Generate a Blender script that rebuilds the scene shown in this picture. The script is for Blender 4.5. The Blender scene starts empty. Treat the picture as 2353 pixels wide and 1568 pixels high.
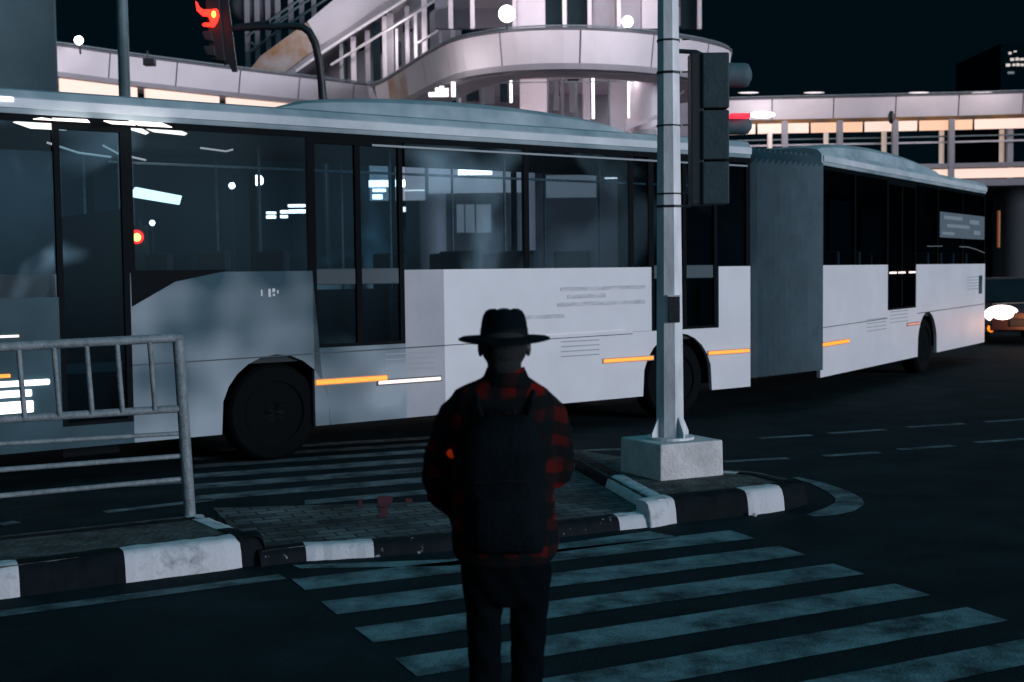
import bpy, bmesh, math, random
from mathutils import Vector, Matrix
random.seed(7)
S=bpy.context.scene
COL=S.collection
PI=math.pi
# ------------------------------------------------------------------ camera
FL=2850.0; HC=1.8; TH=math.atan(162/FL); RO=0.012      # focal length in px of a 2353 px wide frame
_f=Vector((0,math.cos(TH),-math.sin(TH))); _r0=Vector((1,0,0)); _u0=_r0.cross(_f)
_R=_r0*math.cos(RO)-_u0*math.sin(RO); _U=_u0*math.cos(RO)+_r0*math.sin(RO)
CAM=Vector((0,0,HC))
cd=bpy.data.cameras.new('camera'); cam=bpy.data.objects.new('camera',cd); COL.objects.link(cam)
M=Matrix.Identity(4)
for i in range(3):
    M[i][0]=_R[i]; M[i][1]=_U[i]; M[i][2]=-_f[i]; M[i][3]=CAM[i]
cam.matrix_world=M
cd.sensor_width=36; cd.lens=36*FL/2353; cd.clip_end=2000; cd.clip_start=.05
cd.dof.use_dof=True; cd.dof.focus_distance=8.6; cd.dof.aperture_fstop=3.2
S.camera=cam
def ray(x,y): return _f+_R*((x-1176.5)/FL)+_U*((784-y)/FL)
def G(x,y,h=0.0):
    d=ray(x,y); return CAM+d*((h-HC)/d.z)
def P(x,y,Y):
    d=ray(x,y); return CAM+d*(Y/d.y)
# ------------------------------------------------------------------ world, key light
W=bpy.data.worlds.new('World'); S.world=W; W.use_nodes=True
wn=W.node_tree.nodes; wl=W.node_tree.links
bg=wn['Background']
tc=wn.new('ShaderNodeTexCoord'); sp=wn.new('ShaderNodeSeparateXYZ'); rp=wn.new('ShaderNodeValToRGB')
wl.new(tc.outputs['Generated'],sp.inputs[0]); wl.new(sp.outputs['Z'],rp.inputs[0]); wl.new(rp.outputs[0],bg.inputs['Color'])
rp.color_ramp.elements[0].position=.30; rp.color_ramp.elements[0].color=(.0005,.0040,.0064,1)
rp.color_ramp.elements[1].position=.95; rp.color_ramp.elements[1].color=(.006,.19,.26,1)
# fill light added behind the camera: a pale band low in the sky towards -Y
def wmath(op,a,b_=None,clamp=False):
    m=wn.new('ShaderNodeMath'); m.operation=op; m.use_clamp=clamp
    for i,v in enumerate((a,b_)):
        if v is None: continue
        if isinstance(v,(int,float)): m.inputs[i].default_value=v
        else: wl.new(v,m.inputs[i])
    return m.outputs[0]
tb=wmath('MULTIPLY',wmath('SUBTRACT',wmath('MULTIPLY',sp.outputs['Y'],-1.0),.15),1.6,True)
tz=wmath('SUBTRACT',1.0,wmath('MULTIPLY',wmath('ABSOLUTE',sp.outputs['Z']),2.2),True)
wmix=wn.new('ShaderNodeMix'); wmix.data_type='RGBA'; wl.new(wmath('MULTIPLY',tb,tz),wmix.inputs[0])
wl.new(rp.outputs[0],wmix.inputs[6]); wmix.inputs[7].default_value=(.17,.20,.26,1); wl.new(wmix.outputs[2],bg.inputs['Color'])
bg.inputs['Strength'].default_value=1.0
sd=bpy.data.lights.new('street_key','SUN'); so=bpy.data.objects.new('street_key',sd); COL.objects.link(so)
sd.energy=2.45; sd.angle=math.radians(24); sd.color=(.84,.88,1.0)
def sundir(az,el):   # az measured from +X towards -Y, where the light stands
    v=Vector((math.cos(az)*math.cos(el),-math.sin(az)*math.cos(el),math.sin(el)))
    return v
so.rotation_euler=sundir(math.radians(33),math.radians(6)).to_track_quat('Z','Y').to_euler()
vs=S.view_settings; vs.view_transform='Standard'; vs.look='None'; vs.exposure=0; vs.gamma=1; vs.use_curve_mapping=False
try: S.cycles.transparent_max_bounces=24
except Exception: pass
# ------------------------------------------------------------------ materials
def srgb(r,g,b):
    f=lambda c:(c/255/12.92) if c/255<=.04045 else ((c/255+.055)/1.055)**2.4
    return (f(r),f(g),f(b))
MATS={}
def mat(name,col,rough=.6,metal=0,var=0.0,scale=6,bump=0.0,bscale=40,col2=None,emit=None,es=0,spec=.5,thr=None,detail=6,stretch=(1,1,1)):
    if name in MATS: return MATS[name]
    m=bpy.data.materials.new(name); m.use_nodes=True; n=m.node_tree.nodes; l=m.node_tree.links
    b=n['Principled BSDF']; b.inputs['Roughness'].default_value=rough; b.inputs['Metallic'].default_value=metal
    b.inputs['Specular IOR Level'].default_value=spec
    b.inputs['Base Color'].default_value=(*col,1)
    t=n.new('ShaderNodeTexCoord'); mp=n.new('ShaderNodeMapping'); mp.inputs['Scale'].default_value=stretch
    l.new(t.outputs['Object'],mp.inputs[0])
    if var>0 or col2:
        ns=n.new('ShaderNodeTexNoise'); ns.inputs['Scale'].default_value=scale; ns.inputs['Detail'].default_value=detail; ns.inputs['Roughness'].default_value=.65
        l.new(mp.outputs[0],ns.inputs['Vector'])
        r=n.new('ShaderNodeValToRGB'); l.new(ns.outputs[0],r.inputs[0])
        if thr: r.color_ramp.elements[0].position=thr[0]; r.color_ramp.elements[1].position=thr[1]
        else: r.color_ramp.elements[0].position=.3; r.color_ramp.elements[1].position=.7
        c2=col2 if col2 else tuple(min(1,c*(1+var)) for c in col)
        c1=col if col2 else tuple(c*(1-var) for c in col)
        r.color_ramp.elements[0].color=(*c1,1); r.color_ramp.elements[1].color=(*c2,1)
        l.new(r.outputs[0],b.inputs['Base Color'])
    if bump>0:
        nb=n.new('ShaderNodeTexNoise'); nb.inputs['Scale'].default_value=bscale; nb.inputs['Detail'].default_value=5
        l.new(mp.outputs[0],nb.inputs['Vector'])
        bp=n.new('ShaderNodeBump'); bp.inputs['Strength'].default_value=bump; bp.inputs['Distance'].default_value=.02
        l.new(nb.outputs[0],bp.inputs['Height']); l.new(bp.outputs[0],b.inputs['Normal'])
    if emit:
        b.inputs['Emission Color'].default_value=(*emit,1); b.inputs['Emission Strength'].default_value=es
    MATS[name]=m; return m
def glassmat(name,tint,rough=.22,hi=.035,haze_scale=.7):
    """tinted pane; noise puts pale hazy patches into its sheen"""
    if name in MATS: return MATS[name]
    m=bpy.data.materials.new(name); m.use_nodes=True; n=m.node_tree.nodes; l=m.node_tree.links
    n.remove(n['Principled BSDF']); o=n['Material Output']
    tr=n.new('ShaderNodeBsdfTransparent'); tr.inputs[0].default_value=(*tint,1)
    g=n.new('ShaderNodeBsdfGlossy'); g.inputs['Roughness'].default_value=rough; g.inputs['Color'].default_value=(.42,.66,.78,1)
    t=n.new('ShaderNodeTexCoord'); ns=n.new('ShaderNodeTexNoise'); ns.inputs['Scale'].default_value=haze_scale; ns.inputs['Detail'].default_value=2.5; ns.inputs['Distortion'].default_value=.6
    l.new(t.outputs['Object'],ns.inputs['Vector'])
    r=n.new('ShaderNodeMapRange'); r.interpolation_type='SMOOTHSTEP'; r.inputs[1].default_value=.52; r.inputs[2].default_value=.72; r.inputs[3].default_value=.0015; r.inputs[4].default_value=hi*.8
    l.new(ns.outputs[0],r.inputs[0])
    mx=n.new('ShaderNodeMixShader'); l.new(r.outputs[0],mx.inputs[0]); l.new(tr.outputs[0],mx.inputs[1]); l.new(g.outputs[0],mx.inputs[2]); l.new(mx.outputs[0],o.inputs[0])
    MATS[name]=m; return m
def emat(name,col,es,base=.3): return mat(name,tuple(base*c for c in col),.5,emit=col,es=es)

asphalt=mat('asphalt',(.004,.011,.014),.9,col2=(.013,.029,.035),scale=1.7,detail=12,thr=(.35,.72),bump=.5,bscale=90,spec=.08)
paint_road=mat('road_paint',(.018,.034,.042),.8,col2=(.17,.255,.285),scale=3.2,detail=12,thr=(.36,.60),bump=.3,bscale=60,spec=.2)
paint_old=mat('road_paint_worn',(.02,.034,.042),.8,col2=(.20,.25,.275),scale=4,detail=12,thr=(.36,.66),bump=.3,spec=.2)
kerb_w=mat('kerb_white',(.26,.28,.30),.75,col2=(.55,.56,.60),scale=7,thr=(.28,.45),bump=.22,bscale=45)
kerb_b=mat('kerb_black',(.003,.006,.008),.8,col2=(.008,.013,.016),scale=9,thr=(.3,.8),bump=.2,bscale=45,spec=.08)
kerb_chip=mat('kerb_black_chipped',(.006,.010,.013),.7,col2=(.35,.37,.4),scale=14,thr=(.62,.70),bump=.2,bscale=45,spec=.08)
dirt=mat('island_dirt',(.035,.035,.035),.95,col2=(.16,.155,.15),scale=7,thr=(.3,.75),bump=.9,bscale=25,spec=.1)
concrete=mat('concrete',(.42,.41,.42),.85,col2=(.66,.64,.65),scale=4.5,thr=(.3,.65),bump=.5,bscale=40,spec=.2)
pole_m=mat('galvanised_pole',(.42,.45,.48),.55,metal=.1,col2=(.80,.82,.86),scale=5,thr=(.3,.7),bump=.15,stretch=(1,1,.3))
steel_d=mat('dark_steel',(.006,.012,.016),.5,var=.4,scale=8,bump=.1)
fence_m=mat('fence_grey_paint',(.09,.12,.135),.55,col2=(.22,.265,.29),scale=14,thr=(.3,.7),bump=.4,bscale=60)
sig_m=mat('signal_housing',(.008,.030,.038),.7,col2=(.018,.046,.054),scale=10,bump=.2)
hood_m=mat('signal_hood',(.05,.10,.12),.7,var=.15,scale=9)
bus_w=mat('bus_white_paint',(.64,.65,.69),.45,col2=(.72,.73,.77),scale=1.6,thr=(.3,.7),spec=.25,bump=.03,bscale=3)
bus_g=mat('bus_slate_haze',(.03,.08,.105),.55,col2=(.34,.40,.45),scale=.85,thr=(.36,.66),spec=.12,detail=2)  # ghosted haze over the bus front put into the colour
bus_t=mat('bus_teal_haze_trim',(.012,.04,.054),.5,col2=(.04,.095,.12),scale=1.2,spec=.12,detail=2)  # teal haze of the bus front put into the colour; rear parts share it
bus_k=mat('bus_black_trim',(.0015,.004,.0055),.6,var=.3,scale=5,spec=.05)
bus_roof=mat('bus_roof_paint',(.15,.24,.28),.6,spec=.15,col2=(.40,.48,.52),scale=1.2,detail=3)
seam_m=mat('panel_seam',(.05,.07,.085),.7)
bellow_m=mat('bellows_rubber',(.15,.215,.25),.9,spec=.1,var=.15,scale=3)
rubber=mat('tyre_rubber',(.003,.005,.006),.9,spec=.08)
rim_m=mat('wheel_rim',(.006,.011,.013),.7,spec=.1)
seat_m=mat('seat_fabric',(.02,.035,.05),.9,var=.3,scale=20)
int_m=mat('bus_interior_lining',(.02,.03,.035),.8)
glass=glassmat('bus_glass',(.70,.77,.80))
doorglass=glassmat('bus_door_glass',(.5,.66,.72))
bglass=glassmat('station_glass',(.75,.8,.84),.1)
white_cl=mat('white_cladding',(.66,.59,.635),.5,var=.08,scale=.6,detail=3,bump=.02)
cl_stain=mat('stained_cladding',(.50,.43,.43),.6,col2=(.36,.17,.06),scale=.7,thr=(.42,.66),detail=4)
grey_cl=mat('grey_cladding',(.30,.275,.31),.6,var=.12,scale=.8)
grey_dk=mat('dark_grey_cladding',(.10,.10,.12),.7,var=.2,scale=.9)
win_dk=mat('dark_window',(.008,.018,.024),.7,spec=.1,var=.3,scale=1.5)
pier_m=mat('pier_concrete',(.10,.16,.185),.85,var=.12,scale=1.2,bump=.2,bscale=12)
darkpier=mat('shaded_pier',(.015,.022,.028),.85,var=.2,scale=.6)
warm=emat('warm_light_strip',(1.0,.73,.62),.95)
warm2=emat('amber_light_strip',(.95,.42,.16),.85)
lampw=emat('lamp_white',(1.0,.93,.97),9)
lampsoft=emat('lamp_white_soft',(1.0,.93,.97),2.2)
buslight=emat('bus_ceiling_light',(1.0,.84,.78),2.6)
glowsheet=emat('bus_glow_sheet',(.62,.86,.92),2.6)
amber=emat('amber_marker_lens',(1.0,.30,.03),1.6)
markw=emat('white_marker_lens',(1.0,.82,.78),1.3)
redl=emat('red_signal_lens',(1.0,.02,.012),4)
redcore=emat('signal_core',(1.0,.55,.05),5)
headl=emat('headlamp_lens',(1.0,.86,.80),4)
orange=emat('indicator_lens',(1.0,.25,.02),1.5)
# ------------------------------------------------------------------ mesh builder
class MB:
    def __init__(s,xf=None): s.v=[]; s.f=[]; s.mi=[]; s.xf=xf; s.m=0
    def add(s,vs,fs):
        o=len(s.v)
        for p in vs:
            p=Vector(p); s.v.append(s.xf@p if s.xf else p)
        for f in fs: s.f.append(tuple(o+i for i in f)); s.mi.append(s.m)
        return s
    def box(s,x0,x1,y0,y1,z0,z1):
        return s.add([(x0,y0,z0),(x1,y0,z0),(x1,y1,z0),(x0,y1,z0),(x0,y0,z1),(x1,y0,z1),(x1,y1,z1),(x0,y1,z1)],
          [(0,3,2,1),(4,5,6,7),(0,1,5,4),(1,2,6,5),(2,3,7,6),(3,0,4,7)])
    def hexa(s,b,t):   # bottom 4, top 4
        return s.add(list(b)+list(t),[(3,2,1,0),(4,5,6,7),(0,1,5,4),(1,2,6,5),(2,3,7,6),(3,0,4,7)])
    def prism(s,poly,d):   # closed polygon extruded by vector d
        n=len(poly); d=Vector(d); a=[Vector(p) for p in poly]; b=[p+d for p in a]
        return s.add(a+b,[tuple(range(n))[::-1],tuple(range(n,2*n))]+[(i,(i+1)%n,n+(i+1)%n,n+i) for i in range(n)])
    def ring(s,rings,cap=True,closed=False):
        n=len(rings[0]); vs=[p for r in rings for p in r]; fs=[]
        R=len(rings)
        for i in range(R if closed else R-1):
            a=i*n; b=((i+1)%R)*n
            for j in range(n): fs.append((a+j,a+(j+1)%n,b+(j+1)%n,b+j))
        if cap and not closed: fs.append(tuple(range(n))[::-1]); fs.append(tuple(range((R-1)*n,R*n)))
        return s.add(vs,fs)
    def tube(s,pts,r,n=10,closed=False):
        pts=[Vector(p) for p in pts]; rs=r if isinstance(r,(list,tuple)) else [r]*len(pts); rings=[]
        L=len(pts); ref=None
        for i,p in enumerate(pts):
            if closed: t=pts[(i+1)%L]-pts[i-1]
            else: t=pts[min(i+1,L-1)]-pts[max(i-1,0)]
            t.normalize()
            if ref is None:
                ref=Vector((0,0,1)) if abs(t.z)<.9 else Vector((0,1,0))
            a=(ref-t*ref.dot(t)).normalized(); b=t.cross(a); ref=a
            rings.append([p+(a*math.cos(2*PI*k/n)+b*math.sin(2*PI*k/n))*rs[i] for k in range(n)])
        return s.ring(rings,closed=closed)
    def lathe(s,prof,c,axis='z',n=24,sx=1,sy=1):  # prof (r,h)
        c=Vector(c); rings=[]
        for r,h in prof:
            ring=[]
            for k in range(n):
                a=2*PI*k/n; x=r*math.cos(a)*sx; y=r*math.sin(a)*sy
                ring.append(c+(Vector((x,y,h)) if axis=='z' else Vector((x,h,y)) if axis=='y' else Vector((h,x,y))))
            rings.append(ring)
        return s.ring(rings)
    def ell(s,c,r,n=16,m=10):
        c=Vector(c); rings=[]
        for i in range(m+1):
            t=PI*(i+.02)/(m+.04)-PI/2
            rings.append([c+Vector((r[0]*math.cos(t)*math.cos(2*PI*k/n),r[1]*math.cos(t)*math.sin(2*PI*k/n),r[2]*math.sin(t))) for k in range(n)])
        return s.ring(rings)
    def build(s,name,mats,parent=None,smooth=None,bevel=0,kind=None,label=None,cat=None,group=None):
        me=bpy.data.meshes.new(name); me.from_pydata([tuple(p) for p in s.v],[],s.f)
        if not isinstance(mats,(list,tuple)): mats=[mats]
        for m in mats: me.materials.append(m)
        for i,p in enumerate(me.polygons): p.material_index=min(s.mi[i],len(mats)-1)
        bm=bmesh.new(); bm.from_mesh(me); bmesh.ops.recalc_face_normals(bm,faces=bm.faces)
        if bevel>0:
            es=[e for e in bm.edges if e.is_manifold and e.calc_face_angle(0)>.5]
            bmesh.ops.bevel(bm,geom=es,offset=bevel,segments=2,affect='EDGES',profile=.6)
        if smooth:
            for f in bm.faces: f.smooth=True
            for e in bm.edges:
                if e.is_manifold and e.calc_face_angle(0)>smooth: e.smooth=False
        bm.to_mesh(me); bm.free()
        o=bpy.data.objects.new(name,me); COL.objects.link(o)
        if parent: o.parent=parent
        tag(o,label,cat,group,kind)
        return o
def tag(o,label=None,cat=None,group=None,kind=None):
    if label: o['label']=label
    if cat: o['category']=cat
    if group: o['group']=group
    if kind: o['kind']=kind
    return o
def thing(name,label,cat,loc=(0,0,0),rz=0,group=None,parent=None):
    o=bpy.data.objects.new(name,None); COL.objects.link(o); o.location=loc; o.rotation_euler=(0,0,rz); o.empty_display_size=.1
    if parent: o.parent=parent
    return tag(o,label,cat,group)
def copytree(o,parent=None):
    c=o.copy(); COL.objects.link(c)
    if parent: c.parent=parent
    for ch in list(o.children): copytree(ch,c)
    return c
def lerp(a,b,t): return a+(b-a)*t
# ================================================================== ground
b=MB(); b.add([(-400,-60,0),(400,-60,0),(400,700,0),(-400,700,0)],[(0,1,2,3)])
b.build('road',asphalt,kind='structure')
def quad(ms,pts,z=.004): ms.add([(p[0],p[1],z) for p in pts],[tuple(range(len(pts)))])
# near crosswalk
cw=MB()
step=Vector((.25,-.51,0))
for i in range(0,8):
    L=Vector((-1.19,6.95,0))+Vector((.25,-.51,0))*i
    Rr=Vector((1.6,8.16,0))+Vector((.223,-.495,0))*i
    up=-Vector((.24,-.50,0))*.52
    up2=-Vector((.223,-.495,0))*.52
    if i==0: L=L; 
    n=14; top=[];bot=[]
    for k in range(n+1):
        t=k/n; j=random.uniform(-.006,.006)
        bot.append(lerp(L,Rr,t)+Vector((0,j,0))); top.append(lerp(L+up,Rr+up2,t)+Vector((0,random.uniform(-.006,.006),0)))
    for k in range(n): quad(cw,[bot[k],bot[k+1],top[k+1],top[k]])
# strip right against the low kerb
a0=G(672,1300); a1=G(1030,1287); a2=G(1490,1222); b0=G(690,1308); b1=G(1035,1302); b2=G(1560,1235)
quad(cw,[b0,b1,a1,a0]); quad(cw,[b1,b2,a2,a1])
cw.build('crosswalk',paint_road,kind='structure')
# far crosswalk: stripes seen beyond the paved gap
fw=MB()
yy=[(1140,1150.5),(1110,1122),(1085.5,1097),(1063.5,1074),(1044,1052),(1028,1035),(1014,1020)]
for (y0,y1) in yy:
    # y at x=824; slope of the stripes about -.075 .. -.09
    s=-.06-(y0-1014)*.00022
    xl,xr=445,1120
    if y0==1140: xl,xr=700,1120
    A=G(xl,y1+s*(xl-824)); B=G(xr,y1+s*(xr-824)); C=G(xr,y0+s*(xr-824)); D=G(xl,y0+s*(xl-824))
    quad(fw,[A,B,C,D])
fw.build('crosswalk',paint_old,kind='structure')
# lane lines
ll=MB()
def line(x0,y0,x1,y1,w=.10,m=None):
    A=G(x0,y0); B=G(x1,y1); t=(B-A).normalized(); n=Vector((-t.y,t.x,0))*w/2
    quad(ll,[A-n,B-n,B+n,A+n])
for s in [(1320,1074,1425,1064),(1663,1062,1810,1054),(1893,1049,2020,1040.5),(2065,1034,2190,1025),(2243,1018,2400,1006),
          (1320,1037,1428,1033),(1560,1023,1595,1019),(1745,1008,1865,1001),(1905,997,2035,988),(2085,982.5,2215,974.5),(2265,970.5,2400,961),
          (240,1178,490,1149)]: line(*s,w=.11)
line(0,1412,650,1326,w=.13); line(-700,1515,0,1412,w=.13)
line(0,1207,40,1200,w=.11); line(-200,1225,-60,1213,w=.11); line(-200,1152,445,1108,w=.1)
ll.build('lane_line',paint_old,kind='structure')
# curved painted line round the island nose
nl=MB(); pts=[(1828,1098),(1880,1112),(1925,1130),(1950,1146),(1953,1158),(1930,1172),(1895,1181),(1862,1186)]
pts=[G(*p) for p in pts]; wds=[.03,.06,.085,.1,.11,.11,.09,.04]
for i in range(len(pts)-1):
    def nn(i):
        t=(pts[min(i+1,7)]-pts[max(i-1,0)]).normalized(); return Vector((-t.y,t.x,0))*wds[i]
    quad(nl,[pts[i]-nn(i),pts[i+1]-nn(i+1),pts[i+1]+nn(i+1),pts[i]+nn(i)])
nl.build('nose_line',paint_old,kind='structure')
# ------------------------------------------------------------------ islands: kerb sweep
def resample(pts,d=.06):
    out=[pts[0].copy()]
    for a,bq in zip(pts,pts[1:]):
        L=(bq-a).length; n=max(1,int(L/d))
        for k in range(1,n+1): out.append(lerp(a,bq,k/n))
    return out
def smoothc(pts,it=3):
    for _ in range(it):
        q=[pts[0]]
        for a,bq in zip(pts,pts[1:]): q+= [lerp(a,bq,.25),lerp(a,bq,.75)]
        q.append(pts[-1]); pts=q
    return pts
def kerb(name,pts,h,w,cuts,inward,label=None):
    """pts ground polyline of the outer foot; cuts = [(length, material index)...] ; inward = +1 left / -1 right of the run"""
    pts=resample(pts,.05); prof=[(0,0),(.012,h*.55),(.03,h*.86),(.055,h*.97),(.09,h),(w,h),(w,-.02)]
    ms=MB(); rings=[]; s=0; acc=[0]
    for i in range(1,len(pts)): acc.append(acc[-1]+(pts[i]-pts[i-1]).length)
    for i,p in enumerate(pts):
        t=(pts[min(i+1,len(pts)-1)]-pts[max(i-1,0)]).normalized(); n=Vector((-t.y,t.x,0))*inward
        j=random.uniform(-.004,.004)
        rings.append([p+n*(q[0]+(j if q[0]<.08 else 0))+Vector((0,0,q[1]+(random.uniform(-.003,.003) if q[1]>.05 else 0))) for q in prof])
    bounds=[]; t=0
    for L,mi in cuts: t+=L; bounds.append((t,mi))
    for i in range(len(rings)-1):
        mid=(acc[i]+acc[i+1])/2; mi=bounds[-1][1]
        for bd,m_ in bounds:
            if mid<bd: mi=m_; break
        ms.m=mi; n=len(prof); vs_=rings[i]+rings[i+1]
        ms.add(vs_,[(j,j+1,n+j+1,n+j) for j in range(n-1)]+([tuple(range(n))] if i==0 else [])+([tuple(range(n,2*n))] if i==len(rings)-2 else []))
    o=ms.build(name,[kerb_b,kerb_w,kerb_chip],kind='structure',smooth=.9)
    return o
HI=.18
# left island
pA=G(565,1305); pB=G(0,1378); dirn=(pB-pA).normalized()
far=pA-dirn*0; 
ext=pB+dirn*5
c_far=G(480,1179,HI); c_far.z=0
corner=[ext,pB,G(290,1340),pA+dirn*.12,pA+Vector((.10,.10,0)),lerp(pA,c_far,.12)+Vector((.16,0,0)),c_far]
def L2(a,b_): return (a-b_).length
base=(ext-pB).length
e0=base+L2(pB,G(36,1373)); e1=L2(G(36,1373),G(290,1340)); e2=L2(G(290,1340),G(565,1305))
cuts=[(base-1.2,0),(e0-(base-1.2),1),(e1,0),(e2,1),(.52,0),(.55,1),(9,0)]
kerb('kerb',corner,HI,.17,cuts,+1)
# the far kerb of the left island
cf=c_far+Vector((-.02,.0,0)); kerb('kerb',[c_far+Vector((.0,.0,0)),cf+dirn*9],HI,.15,[(9,0)],+1)
top=[ext+Vector((-.0,.05,0)),pB+Vector((0,.05,0)),pA+Vector((-.05,.08,0)),lerp(pA,c_far,.12)+Vector((.0,.05,0)),c_far+Vector((-.1,-.05,0)),c_far+dirn*9+Vector((0,-.05,0))]
t=MB(); t.prism([(p.x,p.y,.0) for p in top],(0,0,HI-.006)); t.build('traffic_island',dirt,kind='structure')
# right island
q=[G(1310,1093),G(1495,1213)]
q0=G(1300,1092); qc=G(1497,1213); q1=G(1552,1203)
outline=[G(1290,1085),q0,lerp(q0,qc,.93),qc+Vector((.05,.05,0)),q1,G(1715,1186),G(1812,1172),G(1850,1158),G(1862,1138),G(1848,1116),G(1800,1098),G(1745,1085)]
near=[lerp(q0,qc,0),qc]
# side kerb (runs back along the paved gap) then near kerb then nose
side=[q0-(qc-q0).normalized()*.1,lerp(q0,qc,.96)]
kerb('kerb',side,HI,.16,[(.62,2),(.62,0),(.62,1),(9,1)],+1)
nose=smoothc([qc+Vector((-.005,-.01,0)),G(1525,1209),G(1550,1203),G(1715,1186),G(1800,1175),G(1846,1162),*[Vector((*G(x_,y_,h_).xy,0)) for x_,y_,h_ in ((1858,1142,.06),(1846,1118,.13),(1805,1098,HI),(1745,1082,HI),(1600,1076,HI))]],2)
Lw=L2(qc,G(1550,1203)); Lb=L2(G(1550,1203),G(1725,1184)); Lw2=L2(G(1725,1184),G(1812,1173))
kerb('kerb',nose,HI,.16,[(Lw,1),(Lb,0),(Lw2,1),(1.0,0),(.6,1),(.5,0),(9,1)],+1)
t=MB(); nn_=[Vector((p.x,p.y,0)) for p in nose]
cx=sum((p.x for p in nn_))/len(nn_)+.0; cen=Vector((G(1540,1110).x,G(1540,1110).y,0))
inn=[lerp(p,cen,.06) for p in nn_]+[G(1310,1075),lerp(q0,cen,.05)]
t.prism([(p.x,p.y,0) for p in inn],(0,0,HI-.006)); t.build('traffic_island',dirt,kind='structure')
# low paved gap with its own low kerb
HL=.095
g0=G(600,1303); g1=G(705,1290); g2=G(860,1281); g3=G(1030,1267); g4=G(1425,1219); g5=G(1493,1212)
kerb('kerb',[g0,g1,g2,g3,g4,g5],HL,.12,[(L2(g0,g1),2),(L2(g1,g2),1),(L2(g2,g3)*.7,2),(L2(g3,g4)+L2(g2,g3)*.3,2),(9,1)],+1)
paver=bpy.data.materials.new('paving_blocks'); paver.use_nodes=True
n=paver.node_tree.nodes; l=paver.node_tree.links; bs=n['Principled BSDF']; bs.inputs['Roughness'].default_value=.85; bs.inputs['Specular IOR Level'].default_value=.2
tcn=n.new('ShaderNodeTexCoord'); mp=n.new('ShaderNodeMapping'); mp.inputs['Rotation'].default_value=(0,0,math.radians(-24)); l.new(tcn.outputs['Object'],mp.inputs[0])
br=n.new('ShaderNodeTexBrick'); br.inputs['Scale'].default_value=1; br.inputs['Brick Width'].default_value=.21; br.inputs['Row Height'].default_value=.105; br.inputs['Mortar Size'].default_value=.008
br.inputs['Color1'].default_value=(.06,.065,.07,1); br.inputs['Color2'].default_value=(.14,.145,.145,1); br.inputs['Mortar'].default_value=(.02,.02,.022,1)
l.new(mp.outputs[0],br.inputs['Vector'])
ns=n.new('ShaderNodeTexNoise'); ns.inputs['Scale'].default_value=2.2; ns.inputs['Detail'].default_value=6; l.new(tcn.outputs['Object'],ns.inputs['Vector'])
rr=n.new('ShaderNodeValToRGB'); rr.color_ramp.elements[0].position=.35; rr.color_ramp.elements[0].color=(.35,.35,.36,1); rr.color_ramp.elements[1].position=.7; rr.color_ramp.elements[1].color=(1.5,1.5,1.5,1); l.new(ns.outputs[0],rr.inputs[0])
mx=n.new('ShaderNodeMix'); mx.data_type='RGBA'; mx.blend_type='MULTIPLY'; mx.inputs[0].default_value=1; l.new(br.outputs[0],mx.inputs[6]); l.new(rr.outputs[0],mx.inputs[7]); l.new(mx.outputs[2],bs.inputs['Base Color'])
bp=n.new('ShaderNodeBump'); bp.inputs['Strength'].default_value=.9; bp.inputs['Distance'].default_value=.012
mm=n.new('ShaderNodeMath'); mm.operation='SUBTRACT'; l.new(ns.outputs[0],mm.inputs[0]); l.new(br.outputs['Fac'],mm.inputs[1]); l.new(mm.outputs[0],bp.inputs['Height']); l.new(bp.outputs[0],bs.inputs['Normal'])
h0=G(490,1166,HL); h1=G(985,1152,HL); h2=G(1300,1105,HL)
def Z0(p): return (p.x,p.y,0)
t=MB(); t.prism([Z0(p) for p in (g0+Vector((0,.04,0)),g1+Vector((0,.05,0)),g4+Vector((0,.05,0)),g5+Vector((.02,.06,0)),lerp(q0,qc,.5)+Vector((.02,0,0)),q0+Vector((.03,0,0)),h1,h0,lerp(pA,c_far,.5)+Vector((.1,0,0)))],(0,0,HL-.005))
t.build('pavement',paver,kind='structure')
redp=mat('faded_red_paint',(.30,.03,.04),.85,col2=(.12,.06,.065),scale=18,thr=(.4,.62),spec=.1)
t=MB()
for poly in [[(868,1140),(904,1140),(900,1158),(880,1168),(868,1160)],[(874,1166),(892,1164),(888,1188),(870,1190)],[(826,1146),(834,1144),(830,1166),(822,1166)],[(932,1146),(948,1146),(946,1156),(934,1157)]]:
    quad(t,[G(x,y,HL) for x,y in poly],HL-.001)
t.build('faded_marking',redp,kind='structure')
# wet/dark patch beside the corner kerb, litter
trash=mat('litter_paper',(.6,.62,.66),.8,bump=.5)
for i,(x,y,s,lb) in enumerate([(622,1290,.045,'crumpled white paper scrap at the dark corner of the left island kerb'),(1320,1217,.018,'tiny pale scrap lying by the low black kerb right of the man'),(1735,1188,.02,'small pale scrap of litter by the tall black kerb')][:3]):
    p=G(x,y) if i else G(622,1292); t=MB(); rn=random.Random(i)
    t.ell((p.x,p.y,s*.6+.003),(s,s*.8,s*.6),8,5)
    t.v=[v+Vector((rn.uniform(-.3,.3),rn.uniform(-.3,.3),rn.uniform(-.2,.3)))*s for v in t.v]
    t.build('litter',trash,label=lb,cat='litter')
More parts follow.
